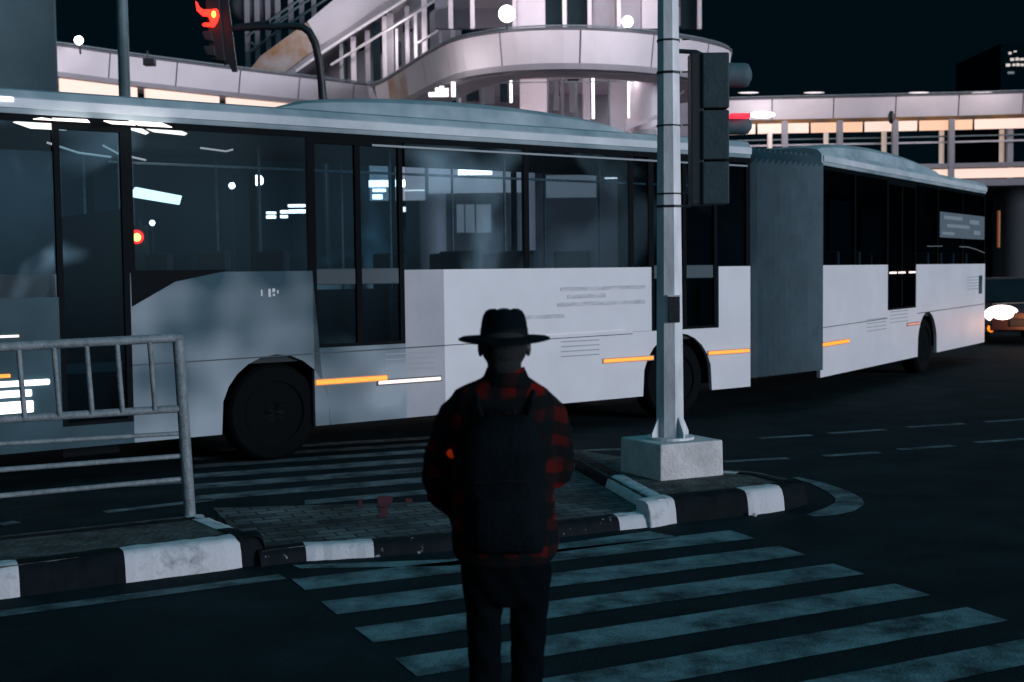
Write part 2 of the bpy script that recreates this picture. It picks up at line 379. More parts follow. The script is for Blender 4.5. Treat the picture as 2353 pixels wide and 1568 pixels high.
# ================================================================== pole with pedestal
c1=G(1518,1104,HI); c2=G(1663,1090,HI); c0=G(1425,1081,HI)
ux=(c2-c1); uy=(c0-c1); ux.z=uy.z=0
ht=.272
t=MB(); bt=[c1,c1+ux,c1+ux+uy,c1+uy]
for p in bt: p.z=HI-.02
cm=sum(bt,Vector())/4
tp=[Vector((*(lerp(p,cm,.015)).xy,HI+ht)) for p in bt]
pr=thing('signal_pole','tall pale octagonal steel pole standing on the concrete block of the island','pole',(cm.x,cm.y,0))
inv=Matrix.Translation(-Vector((cm.x,cm.y,0)))
t=MB(inv); t.hexa(bt,tp)
fo=t.build('footing',concrete,pr,bevel=.015)
t=MB(inv); pc=P(1541,1000,cm.y); pc=Vector((cm.x-.0,cm.y,0))
pcx=P(1540,1030,cm.y).x
def octo(x,y,z,r,a0=math.radians(14)): return [Vector((x+r*math.cos(a0+k*PI/4),y+r*math.sin(a0+k*PI/4),z)) for k in range(8)]
zt=7.5
def prad(z): return max(.05,.117-(z-.45)*.0088)
t.ring([octo(pcx,cm.y,z,prad(z)) for z in (HI+ht,1.5,3,4.5,zt)]); t.build('shaft',pole_m,pr)
t=MB(inv); t.lathe([(.19,0),(.19,.02),(.0,.02)],(pcx,cm.y,HI+ht),n=24)
t.build('base_plate',pole_m,pr)
for k in range(4):
    a=math.radians(30)+k*PI/2; d=Vector((math.cos(a),math.sin(a),0)); nrm=Vector((-d.y,d.x,0))*.006
    o=Vector((pcx,cm.y,HI+ht+.02)); 
    poly=[o+d*.09-nrm,o+d*.18-nrm,o+d*.18+Vector((0,0,.03))-nrm,o+d*.12+Vector((0,0,.15))-nrm,o+d*.09+Vector((0,0,.17))-nrm]
    t=MB(inv); t.prism(poly,nrm*2); t.build('gusset',pole_m,pr)
for y,hh in ((97,.014),(172,.02),(292,.012),(448,.012),(478,.02)):
    z=P(1540,y,cm.y).z; t=MB(inv); t.ring([octo(pcx,cm.y,z,prad(z)+.006),octo(pcx,cm.y,z+hh,prad(z)+.006)])
    t.tube([(pcx+.1,cm.y-.06,z+hh/2),(pcx+.15,cm.y-.07,z+hh/2)],.006,6)
    t.build('strap',steel_d,pr)
z0=P(1548,740,cm.y).z; z1=P(1548,681,cm.y).z
t=MB(inv); a=math.radians(-52); 
rr_=prad(1.4)
fx0=P(1535,700,cm.y-rr_).x; fx1=P(1562,700,cm.y-rr_).x
t.box(fx0,fx1,cm.y-rr_-.012,cm.y-rr_+.05,z0,z1); ho=t.build('hatch',steel_d,pr,bevel=.003)
t=MB(inv); t.box(fx0-.004,fx1+.004,cm.y-rr_-.014,cm.y-rr_+.03,z1,z1+.012); t.build('hatch_rim',pole_m,ho)
# signal head hanging beside the pole
Ys=cm.y-.02
def bx(t,x0,y0,x1,y1,Y,d0,d1):   # rectangle given at depth Y, thickness d0..d1 around it
    a=P(x0,y1,Y); c=P(x1,y0,Y); t.box(min(a.x,c.x),max(a.x,c.x),Y+d0,Y+d1,min(a.z,c.z),max(a.z,c.z)); return t
sx=P(1630,300,Ys)
sh=thing('traffic_signal','dark teal three section signal head hung beside the pale octagonal pole, turned away','traffic light',(sx.x,Ys,0))
inv2=Matrix.Translation(-Vector((sx.x,Ys,0)))
secs=[(122,250),(254,368),(372,470)]
t=MB(inv2); bx(t,1588,121,1616,471,Ys,-.02,.17); t.build('backplate',mat('signal_side',(.006,.016,.02),.6),sh,bevel=.01)
for (ya,yb) in secs:
    t=MB(inv2); bx(t,1613,ya,1674,yb,Ys,-.04,.2); t.build('section',sig_m,sh,bevel=.012)
for (ya,yb,px,cy) in ((148,200,1701,173),(270,308,1699,289)):
    # hood: a half open visor tube pointing right and away
    c=P(1668,cy,Ys+.1); L=(1728-1668)/FL*Ys; r=(yb-ya)/2/FL*Ys*1.08
    t=MB(inv2); rings=[]
    for k in range(9):
        s=k/8; rk=r*(1-.0*s) if s<.75 else r*math.sqrt(max(.05,1-((s-.75)/.27)**2))
        rings.append([c+Vector((L*s,.03*s+math.sin(q*2*PI/20)*rk,math.cos(q*2*PI/20)*rk*(1.0))) for q in range(20)])
    t.ring(rings); h=t.build('hood',hood_m,sh,smooth=.8)
    if ya==270:
        c=P(1676,263,Ys+.02); d=P(1722,268,Ys+.02)
        t=MB(inv2); t.box(c.x,d.x,Ys-.05,Ys+.1,d.z-.012,c.z); t.build('lens',emat('red_hood_glow',(1.0,.03,.06),1.6),sh,bevel=.008)  # red glow reflected at the hood, put in as a glowing box
t=MB(inv2); a=P(1565,117,Ys); t.tube([P(1560,118,Ys),P(1600,120,Ys),P(1612,126,Ys)],.018,8)
t.build('bracket',steel_d,sh)
t=MB(inv2); t.tube([P(1560,476,Ys),P(1590,474,Ys)],.012,8); t.build('bracket',steel_d,sh)
# ================================================================== guard fence on the left island
fb=G(437,1184,HI); fd=None
# top rail passes (412,774) and (0,797)
H_F=1.8+(631-774)/FL*fb.y
fdv=(G(0,1140,HI+.12)-G(420,1101,HI+.12)); fdv.z=0; fdv.normalize()
fr=thing('guard_fence','grey painted tubular guard rail fence on the left traffic island','fence',(fb.x,fb.y,HI))
invf=Matrix.Translation(-Vector((fb.x,fb.y,HI)))
lean=P(409,775,fb.y); 
t=MB(invf); t.tube([(fb.x,fb.y,HI-.01),lean+Vector((0,0,.0))],.038,14); t.build('post',fence_m,fr,smooth=.9)
def rail(y0,y1,r,nm):
    # y0 at x=0, y1 at x=415 ; follows the fence direction
    e=P(418,y1,fb.y); 
    s=2.0
    d=ray(0,y0); A=Vector((fb.x,fb.y,0)); nn=Vector((fdv.y,-fdv.x,0)); k=((A-CAM).dot(nn))/(Vector((d.x,d.y,0)).dot(nn)); p=CAM+d*k
    z=(p.z+e.z)/2
    sl=(p.z-e.z)/max(.1,(Vector((p.x,p.y,0))-Vector((e.x,e.y,0))).length)
    t=MB(invf); t.tube([Vector((e.x,fb.y,e.z)),Vector((fb.x,fb.y,e.z))+fdv*6+Vector((0,0,sl*6))],r,12); t.build(nm,fence_m,fr,smooth=.9); return e.z,sl
zt_,slt=rail(798,776,.030,'top_rail'); zm,slm=rail(965,939,.026,'rail')
rail(1021,996,.015,'rail'); rail(1081,1048,.017,'rail'); rail(1141,1101,.017,'rail')
for xb,xt in ((351,343),(276,267),(206,197),(131,120),(50,42)):
    d=ray(xb,870); A=Vector((fb.x,fb.y,0)); nn=Vector((fdv.y,-fdv.x,0)); k=((A-CAM).dot(nn))/(Vector((d.x,d.y,0)).dot(nn)); p=CAM+d*k
    dist=(Vector((p.x,p.y,0))-A).length
    t=MB(invf); p0=Vector((p.x+.01,p.y,zm+slm*dist)); p1=Vector((p.x-.015,p.y,zt_+slt*dist)); t.tube([p0,p1],.0165,10); t.build('baluster',fence_m,fr,smooth=.9)
for k in range(1,16):
    p=Vector((p.x,p.y,0))+fdv*.235; dist=(p-A).length
    if dist>5.5: break
    t=MB(invf); t.tube([(p.x+.01,p.y,zm+slm*dist),(p.x-.015,p.y,zt_+slt*dist)],.0165,10); t.build('baluster',fence_m,fr,smooth=.9)
pe=Vector((fb.x,fb.y,0))+fdv*5.9
t=MB(invf); t.tube([(pe.x,pe.y,HI-.01),(pe.x-.04,pe.y,lean.z+slt*5.9)],.038,14); t.build('post',fence_m,fr,smooth=.9)
# ================================================================== articulated bus
A1=G(0,1040,.33); B1=G(1700,887,.33); A1.z=0; B1.z=0
t1=(B1-A1).normalized(); ang1=math.atan2(t1.y,t1.x)
A2=G(1885,865,.33); B2=G(2258,785,.33); A2.z=0;B2.z=0
t2=(B2-A2).normalized(); ang2=math.atan2(t2.y,t2.x)
bus=thing('articulated_bus','long white and dark glazed articulated bus crossing behind the traffic island','bus',A1,ang1)
F1=Matrix.Identity(4)
F2=(Matrix.Translation(A1)@Matrix.Rotation(ang1,4,'Z')).inverted()@Matrix.Translation(A2)@Matrix.Rotation(ang2,4,'Z')
BW=2.5; ZB=.31; ZS=1.82; ZR=3.16
def bpart(name,ms,m,parent=None,**k): return ms.build(name,m,parent or bus,**k)
def side_poly(u0,u1,wheels,z0=ZB,z1=ZS,wr=.56,wz=.47):
    pts=[(u0,z0)]
    for w in sorted(wheels):
        for k in range(13):
            a=PI-PI*k/12; zz=wz+wr*math.sin(a)
            pts.append((w+wr*math.cos(a),max(z0,zz) if 0<k<12 else z0))
    pts+=[(u1,z0),(u1,z1),(u0,z1)]
    return pts
def side_panel(F,u0,u1,wheels,m,name='side_panel',y=0,z0=ZB,z1=ZS):
    t=MB(F); t.prism([(u,y,z) for u,z in side_poly(u0,u1,wheels,z0,z1)],(0,.05,0)); return bpart(name,t,m)
def wheel(F,u,y,side=-1):
    W=thing('wheel',None,None,(0,0,0),parent=bus); W.matrix_local=F@Matrix.Translation((u,y,.47))
    t=MB(); s=side
    t.lathe([(.30,0),(.30,s*.02),(.43,s*.015),(.465,-s*.02),(.47,-s*.06),(.47,-s*.22),(.44,-s*.26),(.3,-s*.26)],(0,0,0),axis='y',n=32); t.build('tyre',rubber,W,smooth=.7)
    t=MB(); t.lathe([(.02,s*.0),(.10,s*.0),(.11,-s*.03),(.2,-s*.09),(.29,-s*.01),(.305,s*.025),(.31,s*.0),(.30,-s*.2)],(0,0,0),axis='y',n=32); t.build('rim',rim_m,W,smooth=.7)
# --- front section (u from -.25 to 8.95)
U0,U1=-.28,8.95
WF=2.52; WM=7.72
side_panel(F1,U0,.52,[],bus_t,z1=1.62)
side_panel(F1,1.14,2.92,[WF],bus_g)
t=MB(F1); t.prism([(1.14,0,1.0),(1.14,0,1.70),(1.75,0,1.80),(1.75,0,1.0)],(0,.05,0))
side_panel(F1,3.95,4.42,[],mat('bus_pale_slate_haze',(.27,.29,.33),.5,col2=(.36,.37,.41),scale=1.5),z0=ZB)  # paler end of the hazy front, haze put into the colour
side_panel(F1,4.42,7.0,[],bus_w)
side_panel(F1,8.4,U1,[],bus_w)
# lower panels under the doors
side_panel(F1,.52,1.14,[],bus_t,z1=.50)
t=MB(F1); t.prism([(u,0,z) for u,z in side_poly(2.92,3.95,[2.52],z1=1.07) if u>2.0] and [(2.92,0,.86),(2.92,0,1.07),(3.95,0,1.07),(3.95,0,ZB),(3.085,0,ZB),(3.06,0,.6),(3.0,0,.75)],(0,.05,0)); bpart('side_panel',t,bus_g)
t=MB(F1); 
poly=[(7.0,ZB)]+[(WM+.56*math.cos(PI-PI*k/12),max(ZB,.47+.56*math.sin(PI-PI*k/12))) for k in range(13)]+[(8.4,ZB),(8.4,1.07),(7.0,1.07)]
poly[1]=(WM-.56,ZB); poly[13]=(WM+.56,ZB)
t.prism([(u,0,z) for u,z in poly],(0,.05,0)); bpart('side_panel',t,bus_w)
t=MB(F1); t.box(7.0,7.30,0,.05,1.073,ZS); bpart('side_panel',t,bus_w)
# upper glazing : windows between dark pillars
def windows(F,edges,z0,z1,y,gm=glass,parent=None):
    for a,b_ in zip(edges,edges[1:]):
        t=MB(F); t.box(a+.035,b_-.035,y+.012,y+.02,z0,z1); w=bpart('window',t,gm)
        t=MB(F); t.box(b_-.035,b_+.035,y+.005,y+.05,z0,z1); bpart('pillar',t,bus_k)
def upper(F,u0,u1,y,out=1):
    t=MB(F); t.box(u0,u1,y-.0,y+.05,3.10,ZR); bpart('roof_band',t,bus_k)
e1=[1.16,2.92,3.95,5.5,7.0,7.30,8.38,U1-.05]
upper(F1,U0+.1,U1,.003)
t=MB(F1); t.box(1.12,1.19,.005,.05,ZS,3.10); bpart('pillar',t,bus_k)
windows(F1,[1.16,2.92],ZS,3.10,0); windows(F1,[3.95,5.5,7.0,7.3],ZS,3.10,0); windows(F1,[8.38,U1-.03],ZS,3.10,0)
# doors with tall glass leaves
def door(F,u0,u1,zb,zt,leaves=2,bar=1.68,bb=None):
    D=MB(F); D.box(u0,u0+.05,.006,.055,zb,zt); D.box(u1-.05,u1,.006,.055,zb,zt); D.box(u0+.05,u1-.05,.006,.055,zb,zb+.03); D.box(u0+.05,u1-.05,.006,.055,zt-.05,zt)
    um=(u0+u1)/2
    if leaves==2: D.box(um-.03,um+.03,.006,.05,zb+.03,zt-.05)
    d=bpart('door',D,bus_k)
    if bar:
        t=MB(F); t.box(u0+.05,um-.03 if leaves==2 else u1-.05,.02,.045,bar,bar+.16)
        if leaves==2: t.box(um+.03,u1-.05,.02,.045,bar,bar+.16)
        t.build('door_bar',mat('door_bar_teal',(.02,.05,.065),.6),d,bevel=.01)
    t=MB(F); t.box(u0+.05,u1-.05,.026,.034,zb+.03,zt-.05); t.build('door_glass',doorglass,d)
    t=MB(F); t.box(u0+.06,u1-.06,.25,.27,zb-.3,zb+.56); t.build('step_board',bus_k,d)
door(F1,.52,1.14,.50,3.10,1,None); door(F1,2.92,3.95,1.073,3.10); door(F1,7.30,8.38,1.073,3.10)
# cab window with the sloping beltline, drawn below window band
t=MB(F1); t.prism([(U0+.1,.006,1.62),(.5,.006,1.62),(.5,.006,3.10),(U0+.1,.006,3.10)],(0,.02,0)); bpart('cab_window',t,glass)
t=MB(F1); t.prism([(1.15,-.004,1.52),(1.15,-.004,ZS+.02),(2.1,-.004,ZS+.02),(1.55,-.004,1.735)],(0,.01,0)); bpart('beltline_trim',t,bus_k)
# rear section
RU1=8.82
WR=5.0
side_panel(F2,0,2.87,[],bus_w)
t=MB(F2); t.prism([(2.87,0,ZB),(4.34,0,ZB),(4.34,0,1.12),(2.87,0,1.12)],(0,.05,0)); bpart('side_panel',t,bus_w)
side_panel(F2,4.34,RU1,[WR],bus_w)
upper(F2,0,RU1,.003)
windows(F2,[.02,1.4,2.87],ZS,3.10,0); windows(F2,[4.34,5.6,7.2,RU1-.03],ZS,3.10,0)
door(F2,2.87,4.34,1.12,3.10,2,None)
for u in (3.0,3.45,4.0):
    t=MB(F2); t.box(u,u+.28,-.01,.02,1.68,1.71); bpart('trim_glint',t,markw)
# seams, decals
def strip(F,u0,z0,u1,z1,h,m,name,par=None,d=.004):
    t=MB(F); t.prism([(u0,-d,z0-h/2),(u1,-d,z1-h/2),(u1,-d,z1+h/2),(u0,-d,z0+h/2)],(0,d-.0005,0)); return bpart(name,t,m,par)
strip(F1,1.14,1.0,4.42,1.03,.012,seam_m,'seam'); strip(F1,4.42,1.03,7.0,1.05,.009,seam_m,'seam'); strip(F2,0,.98,2.87,1.0,.01,seam_m,'seam'); strip(F2,4.4,1.02,RU1,1.05,.012,seam_m,'seam')
strip(F1,5.55,1.085,6.9,1.10,.014,mat('chrome_strip',(.85,.8,.82),.3),'bright_strip')
smudge=mat('livery_grey_print',(.40,.42,.46),.6,col2=(.64,.65,.69),scale=6,thr=(.4,.65),stretch=(1,1,4),detail=5)
for u0,u1,z in ((5.95,7.2,1.585),(6.05,6.6,1.50),(5.9,7.2,1.415)): strip(F1,u0,z,u1,z+.005,.045,smudge,'livery_print')
strip(F1,5.4,1.285,6.0,1.29,.045,smudge,'livery_print')
vent=mat('vent_slot',(.33,.36,.40),.7)
def grille(F,u0,u1,z0,nn=4,dz=.055,m=vent):
    t=MB(F)
    for k in range(nn): t.prism([(u0,-.004,z0+k*dz),(u1,-.004,z0+k*dz),(u1,-.004,z0+k*dz+.012),(u0,-.004,z0+k*dz+.012)],(0,.0035,0))
    bpart('vent_grille',t,m)
grille(F1,3.7,4.3,.80); grille(F1,5.95,6.5,.83); grille(F2,1.9,2.8,.84); grille(F2,3.0,3.9,.92); grille(F2,7.5,8.5,1.35,5)
t=MB(F2); t.box(8.35,8.6,-.006,.02,1.25,1.6); bpart('rear_hatch',t,bus_t,bevel=.01)
# marker lamps, stretched into bars as long as their light streaks
def marker(F,u0,u1,z,m,h=.045):
    t=MB(F); t.box(u0-.015,u1+.015,-.008,.01,z-h/2-.012,z+h/2+.012); b_=bpart('marker_lamp',t,seam_m if m is not amber else mat('marker_base',(.5,.3,.2),.6))
    t=MB(F); t.box(u0,u1,-.02,-.005,z-h/2,z+h/2); t.build('lens',m,b_,bevel=.008)
marker(F1,2.93,3.72,.735,amber); marker(F1,3.62,4.36,.69,markw,.035); marker(F1,6.56,7.31,.755,amber,.035); marker(F1,8.22,8.92,.765,amber,.035)
marker(F2,-.05,1.1,.75,amber,.04); marker(F2,3.85,4.5,.86,emat('marker_dim',(1,.35,.25),.8),.025)
# fleet number blurred on the slate panel
for (x0,y0,x1,y1) in ((599,666,603,681),(616,664,622,683),(625,663,632,672),(626,675,632,681),(636,667,640,675)):
    t=MB(F1)
    def onside(x,y):
        d=ray(x,y); n_=Vector((t1.y,-t1.x,0)); k=(A1-CAM).dot(n_)/d.dot(n_); p=CAM+d*k; return (Vector((p.x,p.y,0))-A1).dot(t1),p.z
    a=onside(x0,y1); c=onside(x1,y0); t.box(a[0],c[0],-.005,.001,a[1],c[1]); bpart('fleet_number',t,bus_w,bevel=.004)
# wheels
for F,u in ((F1,WF),(F1,WM),(F2,WR)):
    wheel(F,u,.07,-1); wheel(F,u,BW-.07,1)
    t=MB(F); t.box(u-.62,u+.62,.3,BW-.3,.28,1.05); bpart('wheel_housing',t,bus_k)
    t=MB(F)
    for k in range(12):
        a0=PI-PI*k/12; a1=PI-PI*(k+1)/12
        t.add([(u+.56*math.cos(a0),.05,.47+.56*math.sin(a0)),(u+.56*math.cos(a1),.05,.47+.56*math.sin(a1)),(u+.56*math.cos(a1),.32,.47+.56*math.sin(a1)),(u+.56*math.cos(a0),.32,.47+.56*math.sin(a0))],[(0,1,2,3)])
    bpart('wheel_arch',t,bus_k)
# far side, floor, roof, front, rear
def shell(F,u0,u1):
    t=MB(F); t.box(u0,u1,BW-.05,BW,ZB,ZS); bpart('far_side_panel',t,bus_w)
    t=MB(F); t.box(u0,u1,BW-.05,BW,3.1,ZR); bpart('roof_band',t,bus_k)
    n=5; es=[u0+(u1-u0)*k/n for k in range(n+1)]
    for a,b_ in zip(es,es[1:]):
        t=MB(F); t.box(a+.03,b_-.03,BW-.03,BW-.022,ZS,3.1); bpart('window',t,glass)
        t=MB(F); t.box(b_-.03,b_+.03,BW-.05,BW,ZS,3.1); bpart('pillar',t,bus_k)
    t=MB(F); t.box(u0+.02,u1-.02,.06,BW-.06,.95,1.03); bpart('floor',t,int_m)
    t=MB(F); t.box(u0+.05,u1-.05,.33,BW-.33,.36,.94); bpart('underframe',t,bus_k)
    t=MB(F); t.box(u0+.02,u1-.02,.06,BW-.06,3.125,3.15); bpart('ceiling',t,int_m)
    # roof with rounded shoulders and bright gutter
    prof=[(.0,ZR),(-.012,ZR+.03),(-.01,ZR+.14),(.04,ZR+.2),(.2,ZR+.235),(BW/2,ZR+.26),(BW-.2,ZR+.235),(BW-.04,ZR+.2),(BW+.01,ZR+.14),(BW+.012,ZR+.03),(BW,ZR)]
    t=MB(F); t.ring([[(u,y,z) for y,z in prof] for u in (u0,u1)]); bpart('roof',t,bus_roof,smooth=.5)
    t=MB(F); t.box(u0+.05,u1,-.028,-.011,ZR+.045,ZR+.125); bpart('gutter',t,mat('gutter_paint',(.34,.42,.46),.5,col2=(.6,.65,.7),scale=1.3,thr=(.3,.7)))
shell(F1,U0,U1); shell(F2,0,RU1)
strip(F1,3.6,3.06,8.9,3.06,.02,mat('dull_trim',(.2,.25,.28),.5),'trim_line')
# roof pods
def pod(F,u0,u1,z0,h,y0=.28,y1=2.2):
    t=MB(F); rings=[]
    N=14
    for k in range(N+1):
        s=k/N; u=lerp(u0,u1,s); e=min(1,math.sin(PI*min(max(s,.004),.996))**.38)
        hh=h*e
        rings.append([(u,y0,z0),(u,y0+.02,z0+hh*.75),(u,y0+.14,z0+hh),(u,y1-.14,z0+hh),(u,y1-.02,z0+hh*.75),(u,y1,z0)])
    t.ring(rings); return bpart('roof_pod',t,bus_roof,smooth=.6)
pod(F1,2.7,7.3,ZR+.2,.26,.3,2.1); pod(F2,.6,7.2,ZR+.2,.30,.35,2.1)
# front face
t=MB(F1); t.prism([(U0,0,ZB),(U0-.10,.25,ZB),(U0-.16,BW/2,ZB),(U0-.10,BW-.25,ZB),(U0,BW,ZB),(U0+.06,BW,ZB),(U0+.06,0,ZB)],(0,0,1.25)); fm=bpart('front_mask',t,bus_t,bevel=.01)
t=MB(F1); t.prism([(U0,.02,1.56),(U0-.09,.25,1.56),(U0-.15,BW/2,1.56),(U0-.09,BW-.25,1.56),(U0,BW-.02,1.56),(U0+.02,BW-.02,1.56),(U0+.02,.02,1.56)],(0,0,1.6)); bpart('windscreen',t,glass)
for y in (.0,):
    for (u0,u1,z,h) in ((-.24,.42,.90,.05),(-.24,.27,.815,.06),(-.24,.28,.70,.10)):
        t=MB(F1); t.box(u0,u1,-.03,.0,z-h/2,z+h/2); bpart('headlamp',t,lampsoft,bevel=.015)  # headlamp light streaks shaped as long bars along the side
    t=MB(F1); t.box(-.24,.10,-.03,.0,.955,.985); bpart('indicator',t,amber,bevel=.008)
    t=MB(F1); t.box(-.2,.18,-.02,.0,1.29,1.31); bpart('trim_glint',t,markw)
t=MB(F1); t.box(U0+.02,.02,BW-.6,BW-.3,.7,.9); 
# rear face
t=MB(F2); t.prism([(RU1,0,ZB+.1),(RU1+.12,.2,ZB+.1),(RU1+.16,BW/2,ZB+.1),(RU1+.12,BW-.2,ZB+.1),(RU1,BW,ZB+.1)],(0,0,ZR-ZB+.02)); bpart('rear_panel',t,bus_t)
# bellows between the sections
t=MB(); 
a=F1@Vector((U1,0,0)); b_=F2@Vector((0,0,0)); c=F1@Vector((U1,BW,0)); d=F2@Vector((0,BW,0))
rings=[]; N=26
for k in range(N+1):
    s=k/N; p=lerp(a,b_,s); q=lerp(c,d,s); mid=(p+q)/2; off=.07 if k%2 else -.05
    out=(p-q).normalized()*off
    rings.append([p+out+Vector((0,0,.42)),p+out+Vector((0,0,3.1+off)),p*.93+q*.07+Vector((0,0,3.26+off)),q*.93+p*.07+Vector((0,0,3.26+off)),q-out+Vector((0,0,3.1+off)),q-out+Vector((0,0,.42))])
t.ring(rings); bpart('bellows',t,bellow_m)
# interior: seats, ceiling lights, handrails
def seats(F,us):
    for u in us:
        for y in (.45,1.95):
            t=MB(F); t.box(u,u+.42,y-.35,y+.35,1.42,1.50); t.box(u+.36,u+.44,y-.35,y+.35,1.50,2.02); t.box(u+.1,u+.3,y-.25,y+.25,1.03,1.42)
            bpart('seat',t,seat_m,bevel=.03)
seats(F1,[1.7,2.3,4.5,5.3,6.1]); seats(F2,[.6,1.5,5.0,5.8,6.6,7.5])
t=MB(F1)
for u in (1.3,2.7,4.2,5.7,7.1): t.tube([(u,.7,1.03),(u,.7,3.1)],.016,8); t.tube([(u,1.8,1.03),(u,1.8,3.1)],.016,8)
t.tube([(1.2,.7,2.85),(8.6,.7,2.85)],.014,8); bpart('handrail',t,fence_m)
Fi=(Matrix.Translation(A1)@Matrix.Rotation(ang1,4,'Z')).inverted()
for poly in ([(30,282),(95,272),(150,280),(178,296),(150,300),(70,296)],[(120,273),(200,276),(207,283),(168,293),(140,284)],[(238,279),(300,282),(342,306),(335,310),(270,290)],[(296,279),(372,284),(430,308),(424,312),(352,304)]):
    t=MB(); t.prism([Fi@G(x,y,3.118) for x,y in poly],(0,0,.006)); bpart('ceiling_light',t,buslight)
t=MB(F1); t.box(-.25,.2,-.04,.0,ZR+.09,ZR+.13); bpart('clearance_lamp',t,lampsoft,bevel=.01)
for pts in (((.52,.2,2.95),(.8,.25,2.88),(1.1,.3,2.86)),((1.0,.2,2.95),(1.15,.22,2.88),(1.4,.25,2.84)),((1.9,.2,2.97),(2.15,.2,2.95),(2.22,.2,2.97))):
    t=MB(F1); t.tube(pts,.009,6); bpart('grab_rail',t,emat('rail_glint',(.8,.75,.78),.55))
t=MB(F1); t.prism([(1.88,BW-.35,2.63),(2.42,BW-.35,2.555),(2.45,BW-.35,2.65),(1.95,BW-.35,2.73)],(0,.04,0)); bpart('glow_sheet',t,glowsheet)  # added glowing sheet standing for a pale bright patch in the windows
# seated passengers hint: driver partition
t=MB(F1); t.box(1.18,1.22,.3,BW-.2,1.03,2.4); bpart('partition',t,int_m)
# rear advert panels on rear window glass
t=MB(F2); t.box(5.68,RU1-.1,-.006,.008,2.28,2.72); ap=bpart('advert_panel',t,mat('advert_grey',(.12,.16,.19),.5,var=.1,scale=2),bevel=.004)
for (u0,u1,z0,z1) in ((5.9,7.1,2.60,2.66),(6.1,7.6,2.46,2.52),(5.8,6.6,2.33,2.38),(7.6,8.3,2.55,2.63),(7.9,8.4,2.36,2.44)):
    t=MB(F2); t.box(u0,u1,-.010,-.0065,z0,z1); t.build('advert_block',mat('advert_light',(.26,.32,.36),.5),ap)
t=MB(F2); t.tube([(6.9,-.01,2.13),(7.5,-.01,2.13),(8.1,-.01,2.09),(8.7,-.01,2.03)],.010,6); t.tube([(4.9,-.01,2.12),(5.8,-.01,2.13)],.008,6); bpart('glint_rail',t,fence_m)
# ================================================================== car behind the bus
cp=G(2360,800); cp=Vector((P(2366,790,27.5).x,27.5,0))
car=thing('car','dark red car with glowing headlamp driving out behind the bus tail','car',cp,math.radians(-8))
carp=mat('car_red_paint',(.06,.014,.016),.35,var=.2,scale=2,spec=.5)
def carbody():
    t=MB(); secs=[(-.0,.35,.72,.80),(.15,.30,.82,.87),(1.1,.28,.92,.89),(1.45,.28,.98,.9),(2.2,.28,1.0,.9),(3.3,.28,1.02,.9),(4.1,.32,.98,.86),(4.35,.4,.85,.8)]
    rings=[]
    for y,z0,z1,w in secs: rings.append([(-w,y,z0),(-w,y,(z0+z1)/2+.05),(-w*.93,y,z1),(w*.93,y,z1),(w,y,(z0+z1)/2+.05),(w,y,z0)])
    t.ring(rings); return t
carbody().build('body',carp,car,smooth=.6,bevel=0)
t=MB(); t.ring([[(-.78,1.15,.95),(.78,1.15,.95),(.84,3.7,.98),(-.84,3.7,.98)],[(-.6,1.85,1.45),(.6,1.85,1.45),(.64,3.2,1.45),(-.64,3.2,1.45)]]); t.build('cabin',win_dk,car,bevel=.04)
t=MB(); t.ring([[(-.6,1.9,1.452),(.6,1.9,1.452),(.62,3.1,1.452),(-.62,3.1,1.452)],[(-.5,2.0,1.49),(.5,2.0,1.49),(.52,3.0,1.49),(-.52,3.0,1.49)]]); t.build('roof',carp,car)
for sx_ in (-1,1):
    t=MB(); t.ell((sx_*.58,.10,.70),(.38,.13,.20),20,12); hl=t.build('headlight',headl,car,smooth=2)
    t=MB(); t.lathe([(.30,0),(.32,.04),(.29,.06),(.27,.02)],(sx_*.58,.05,.70),axis='y',n=24,sy=.6); t.build('headlight_bloom',warm2,hl)  # headlamp bloom put in as an oversized lens and glowing ring
    t=MB(); t.ell((sx_*.80,.12,.38),(.08,.06,.09),12,8); t.build('indicator',orange,car,smooth=2)
    for yy_ in (.85,3.4):
        t=MB(); t.lathe([(.05,0),(.3,0),(.32,-sx_*.03),(.32,-sx_*.18),(.05,-sx_*.18)],(sx_*.9,yy_,.32),axis='x',n=24); t.build('wheel',rubber,car,smooth=.7)
t=MB(); t.box(-.45,.45,-.03,.1,.42,.6); t.build('grille',steel_d,car,bevel=.02)
t=MB(); t.tube([(-.8,.0,.93),(-.5,-.02,.95),(.5,-.02,.95),(.8,0,.93)],.012,8); t.build('bonnet_trim',fence_m,car)
def lamp(kind,loc,e,col,r=.1,rot=None,name='lamp'):
    ld=bpy.data.lights.new(name,kind); ld.energy=e; ld.color=col; ld.shadow_soft_size=r
    o=bpy.data.objects.new(name,ld); COL.objects.link(o); o.location=loc
    if rot is not None: o.rotation_euler=rot
    return o
lo=lamp('POINT',cp+Vector((.1,-1.3,.5)),38,(1.0,.33,.12),.15,name='headlight_glow')
